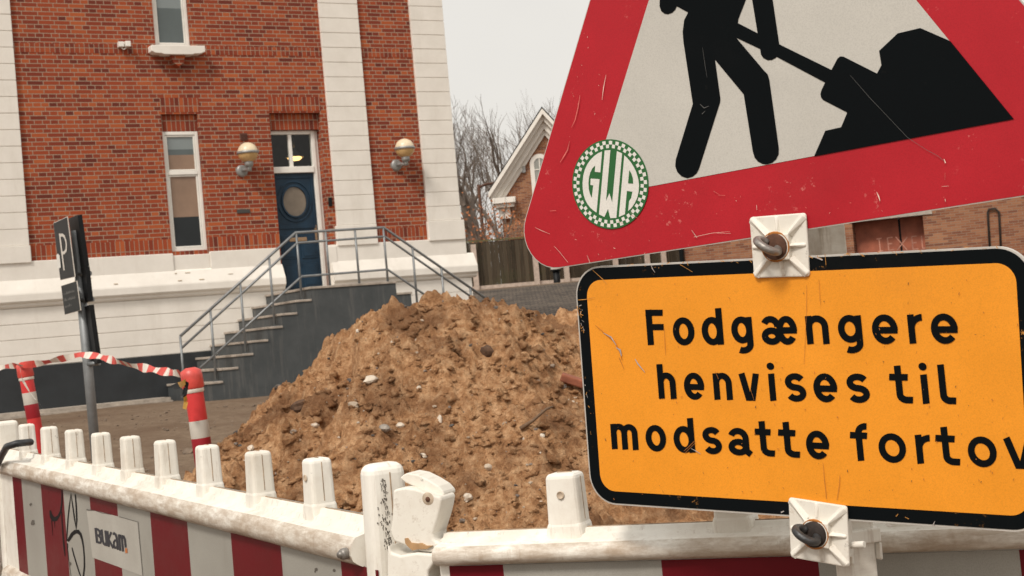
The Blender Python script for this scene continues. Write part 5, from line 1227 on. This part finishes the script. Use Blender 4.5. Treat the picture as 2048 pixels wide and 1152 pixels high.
# orange text plate
YS = FYL.empty('text_sign'); tag(YS, 'orange rectangular sign with black rim and three lines of Danish text', 'road sign')
WY = 1.915 * HY
rect = lambda m: [np.array(p) for p in ((m, m), (WY - m, m), (WY - m, HY - m), (m, HY - m))]
bw = .0576 * HY; rO = .125 * HY
fpart(FYL, 'metal_plate', M['sign_metal'], lambda b: prism(b, rounded(rect(0), [rO] * 4), -.006, 0), YS)
fpart(FYL, 'black_rim', M['edge_black'], lambda b: flat(b, rounded(rect(.0022), [rO - .002] * 4), .0005), YS)
fpart(FYL, 'orange_face', M['sign_orange'], lambda b: flat(b, rounded(rect(bw), [rO - bw * .95] * 4), .0010), YS)
LINES = [
 ((1301, 690), (1826, 687), (1310, 53.5), (1822, 58.0), [('F', 1293.6, 1328), ('o', 1345.6, 1388.8), ('d', 1403.3, 1446), ('g', 1462.6, 1505), ('æ', 1522.4, 1594.2), ('n', 1612, 1657), ('g', 1676, 1724), ('e', 1743.9, 1795.6), ('r', 1816.4, 1847.3), ('e', 1861.7, 1915.7)]),
 ((1322.8, 797.3), (1852, 807.4), (1330, 51.5), (1850, 58.5), [('h', 1315.8, 1351.5), ('e', 1367.8, 1408.5), ('n', 1426.7, 1464), ('v', 1478.4, 1520.3), ('i', 1538, 1550.7), ('s', 1570.5, 1611.8), ('e', 1626.7, 1674.5), ('s', 1693.8, 1738.7), ('t', 1780.5, 1823.8), ('i', 1842.4, 1857), ('l', 1879, 1910)]),
 ((1228.6, 898), (1911.5, 930.7), (1225, 50), (1842, 57.8), [('m', 1222, 1275.5), ('o', 1291, 1332), ('d', 1347, 1389), ('s', 1405.5, 1443), ('a', 1457, 1499), ('t', 1511, 1548), ('t', 1558, 1598), ('e', 1612, 1658.4), ('f', 1702, 1737), ('o', 1757, 1812), ('r', 1832, 1863.3), ('t', 1873, 1918), ('o', 1935.6, 1993.4), ('v', 2008.5, 2068)])]
def text_line(b, li):
    (bx0, by0), (bx1, by1), (hx0, h0), (hx1, h1), gl = li
    for ch, x0, x1 in gl:
        xm = (x0 + x1) / 2; base_ = by0 + (by1 - by0) * (xm - bx0) / (bx1 - bx0); sl = (by1 - by0) / (bx1 - bx0)
        xh = h0 + (h1 - h0) * (xm - hx0) / (hx1 - hx0); lean = .075 + .03 * (xm - 1290) / 600; sw = .232 * xh
        w = (x1 - x0) / xh
        def m(p): 
            x = x0 + p[0] * xh; return (x - lean * xh * (p[1] - .5), base_ + sl * (x - xm) - p[1] * xh)
        for pts, closed in glyph(ch, w, .232): stroke(b, FYL, [m(p) for p in pts], sw, .0015, 0, closed)
        if ch == 'i': fill(b, FYL, [m((w / 2 + .14 * math.cos(t), 1.27 + .135 * math.sin(t))) for t in np.linspace(0, 6.283, 19)[:-1]], .0015)
def split_words(li):
    gl = li[4]; out_ = [[gl[0]]]
    for p, q in zip(gl[:-1], gl[1:]):
        if q[1] - p[2] > 36: out_.append([])
        out_[-1].append(q)
    return [li[:4] + (g,) for g in out_]
for li, nm in zip(LINES, ('upper', 'middle', 'lower')):
    for wd in split_words(li):
        o = fpart(FYL, 'word', M['sign_black'], lambda b: text_line(b, wd), YS)
def wear(b):
    S = lambda pts, w, m=0: stroke(b, FYL, pts, [x * .7 for x in w] if hasattr(w, '__len__') else w * .7, .0024, m); r2 = random.Random(33)
    S([(1190, 650), (1206, 664), (1228, 682), (1240, 705), (1244, 720)], [.8, 1.6, 4, 2.5, 1], 0); S([(1207, 666), (1222, 674), (1232, 690)], [1, 3, 1.5], 1); S([(1232, 695), (1240, 700), (1243, 712)], [1, 5, 2], 1); S([(1238, 715), (1248, 738)], [1.5, 1], 0); S([(1270, 718), (1276, 728), (1290, 745)], [1.5, 3.5, 1], 1); S([(1328, 655), (1330, 690), (1331, 710)], [.7, 1.1, .6])
    S([(1613, 570), (1613, 620), (1610, 690), (1608, 730)], [.7, 1.0, .8, .6]); S([(1638, 560), (1640, 600), (1641, 610)], [.8, .9, .5]); S([(1646, 925), (1649, 960), (1653, 998)], [.8, 1.3, 1.2]); S([(1674, 1000), (1678, 975), (1680, 950)], [1, 1.4, 1]); S([(1368, 902), (1378, 893), (1389, 882)], [1.2, 1.4, 1], 0); S([(1370, 906), (1392, 884)], 1, 0); S([(1382, 897), (1392, 902), (1401, 908)], [1, 2.2, 1], 1); S([(1430, 742), (1437, 758)], .9); S([(1500, 775), (1508, 800)], .9, 0)
    S([(1185, 540), (1205, 558), (1215, 570)], [1, 1.6, .8], 2); S([(1302, 530), (1305, 538), (1310, 545)], [1, 1.8, 1], 1); S([(1360, 529), (1385, 544)], [1.6, 1], 2); S([(1156, 600), (1170, 599), (1190, 595)], [1.5, 1.8, .8], 2); S([(1650, 508), (1652, 530)], 1.4, 2); S([(1154, 612), (1158, 632)], [2.5, 1], 2)
    S([(1865, 1052), (1870, 1042)], [4, 1], 1); S([(1770, 1048), (1785, 1052)], [2, 3], 1); S([(1792, 1033), (1796, 1028)], [3, 2], 2); S([(1810, 1034), (1818, 1038)], 1.8, 2); S([(1562, 1025), (1568, 1022)], [4, 2], 1); S([(1630, 513), (1645, 520)], [6, 3], 1)
    for k in range(150):
        x, y = r2.uniform(1180, 2046), r2.uniform(545, 1000); L_ = r2.uniform(.5, 5) ; a_ = r2.gauss(1.2, .5); S([(x, y), (x + L_ * math.cos(a_), y + L_ * math.sin(a_))], r2.uniform(.7, 2.2), r2.choice((0, 0, 0, 3)))
    for k in range(45):
        x = r2.uniform(1240, 2000); S([(x, 529 - (x - 1200) * .051 + r2.uniform(2, 9)), (x + r2.uniform(2, 9), 529 - (x - 1200) * .051 + r2.uniform(2, 12))], r2.uniform(.6, 2), 2)
        y = r2.choice((r2.uniform(600, 660), r2.uniform(600, 960))); k % 2 and S([(1157 + (y - 600) * .075 + r2.uniform(0, 6), y), (1157 + (y - 600) * .075 + r2.uniform(0, 8), y + r2.uniform(2, 8))], r2.uniform(.6, 2), r2.choice((2, 1)))
fpart(FYL, 'scratches', [M['scratch_brown'], plain('grey_bare_metal_scratch', (.38, .34, .32), .5, var=.3, scale=40), plain('orange_scratch', (.50, .22, .04), .7, var=.4, scale=50), plain('dark_dirt_speck', (.12, .06, .02), .8)], wear, YS)

# white square post
zpost = pz(wpt(FT, FT.loc(1655, 480))) + .075
pr0, pr1 = depth(1650, 500, zpost), depth(1713, 1110, zpost)
cxp, cyp = (pr0[0] + pr1[0]) / 2, (pr0[1] + pr1[1]) / 2
POST = empty('sign_post', (cxp, cyp, 0), math.radians(22)); tag(POST, 'white square steel post carrying the triangle and the orange plate', 'post')
b = MB(); b.box(-.0185, .0185, -.0185, .0185, -.02, 2.15); b.build('tube', plastic('white_chipped_post_paint', .35), POST, bevel=.003)
b = MB(); b.box(-.16, .16, -.16, .16, 0, .02); b.box(-.035, .035, -.035, .035, .02, .12); b.build('base_plate', M['galv'], POST)
zl_ = on(1720, 1070, (cxp, cyp, 0), (0, -1, 0))[2]
def bracket(z):
    b = MB(); b.box(-.023, .023, -.026, .022, z - .008, z + .010); b.box(.0187, .023, -.026, .022, z - .030, z - .0085); b.box(-.023, -.0187, -.026, .022, z - .030, z - .0085)
    b.build('bracket', M['plastic'], POST, bevel=.003)
bracket(zl_); bracket(zl_ + .33)

# white plastic clamps with eye bolts
def clamp(fr, corners, hc, label, dark, ringdir, h0=.004):
    cen = fr.loc(*np.mean(corners, 0), 0)
    t = fr.empty('sign_clamp', cen); tag(t, label, 'clamp', 'white plastic sign clamps')
    C4 = [fr.loc(*c, h0)[:2] - cen[:2] for c in corners]       # TL TR BR BL
    def B(u_, v_): return (C4[0] * (1 - u_) + C4[1] * u_) * (1 - v_) + (C4[3] * (1 - u_) + C4[2] * u_) * v_
    b = MB(); rc = rounded([B(0, 0), B(1, 0), B(1, 1), B(0, 1)], [.004] * 4, 5); prism(b, rc, .002, h0 + .002)
    p0, p1 = .30, .72; hp = h0 + .010; base_h = h0 + .0018
    pl4 = [(p0, p0), (p1, p0), (p1, p1), (p0, p1)]
    prism(b, [B(*q) for q in pl4], base_h - .001, hp)
    def ridge(a_, c_, wd):          # from slab rim (low) to platform (high)
        A_, D_ = np.array(B(*a_)), np.array(B(*c_)); d = (D_ - A_) / np.linalg.norm(D_ - A_); nn = np.array([-d[1], d[0]]) * wd
        vs = [(*(A_ + nn), base_h), (*(A_ - nn), base_h), (*A_, base_h + .0022), (*(D_ + nn), base_h), (*(D_ - nn), base_h), (*D_, hp)]
        b.add(vs, [(0, 2, 5, 3), (2, 1, 4, 5), (0, 1, 2), (3, 5, 4)], 0)
    for q, c_ in (((.03, .03), (p0 + .02, p0 + .02)), ((.97, .03), (p1 - .02, p0 + .02)), ((.97, .97), (p1 - .02, p1 - .02)), ((.03, .97), (p0 + .02, p1 - .02))): ridge(q, c_, .0052)
    for q, c_ in (((.48, .02), (.5, p0 + .03)), ((.98, .5), (p1 - .03, .5)), ((.55, .98), (.52, p1 - .03)), ((.02, .5), (p0 + .03, .5))): ridge(q, c_, .0030)
    o = b.build('plate', M['plastic'], t, bevel=.0016, seg=2, fix=True)
    r = .0158
    b = MB(); b.lathe([(0, hp + .0035), (r * .95, hp + .0035), (r, hp + .0028), (r, hp - .001)], (0, 0, 0), 22, 0, (0, 0, 1)); b.build('washer', M['rust_dark'] if dark else M['rust'], t)
    b = MB(); b.lathe([(r, hp - .0005), (r * 1.16, hp + .0004), (r * 1.18, hp - .001)], (0, 0, 0), 22, 0, (0, 0, 1)); b.build('rust_stain', M['rust_orange'], t)
    # eye bolt: shank out of the plate, curling into an open ring that leans out of the sign
    n_ = np.array([0, 0, 1.0]); d = np.array([ringdir[0], ringdir[1], 0.0]); d /= np.linalg.norm(d)
    R_ = .0135; path = [n_ * (hp + .001) + d * .006]
    c_ = n_ * (hp + .013) + d * (-.004)
    for q in np.linspace(-62, 245, 26): path.append(c_ + R_ * (d * math.cos(math.radians(q)) * 1.05 + n_ * math.sin(math.radians(q)) * .95) + np.cross(n_, d) * .0000 * q)
    b = MB(); b.tube(path, .0050, 10); b.build('eye_bolt', M['hook_dark'] if dark else M['hook_steel'], t)
    return t, cen
clamp(FT, [(1499.4, 434.3), (1612.6, 425.3), (1620.3, 553), (1509, 555.8)], .01, 'white ribbed clamp with a rusty eye bolt between triangle and orange plate', False, (.78, -.62))
tl, cen = clamp(FYL, [(1577.6, 994), (1695, 1012), (1700, 1135), (1582.4, 1114.4)], .01, 'white ribbed clamp with a dark eye bolt at the lower rim of the orange plate', True, (.85, -.5))
b = MB(); b.tube([(.020, -.018, -.012), (.052, -.014, -.012)], .0042, 8); b.build('pin', M['plastic'], tl)
b = MB(); b.box(-.028, .030, -.034, .034, -.030, .0015); b.build('clamp_back', M['plastic'], tl, bevel=.003)
for o in list(scene.objects):
    if o.type == 'MESH' and o.parent is None and 'kind' not in o and 'label' not in o: print('UNLABELLED', o.name)
print('objects', len(scene.objects))
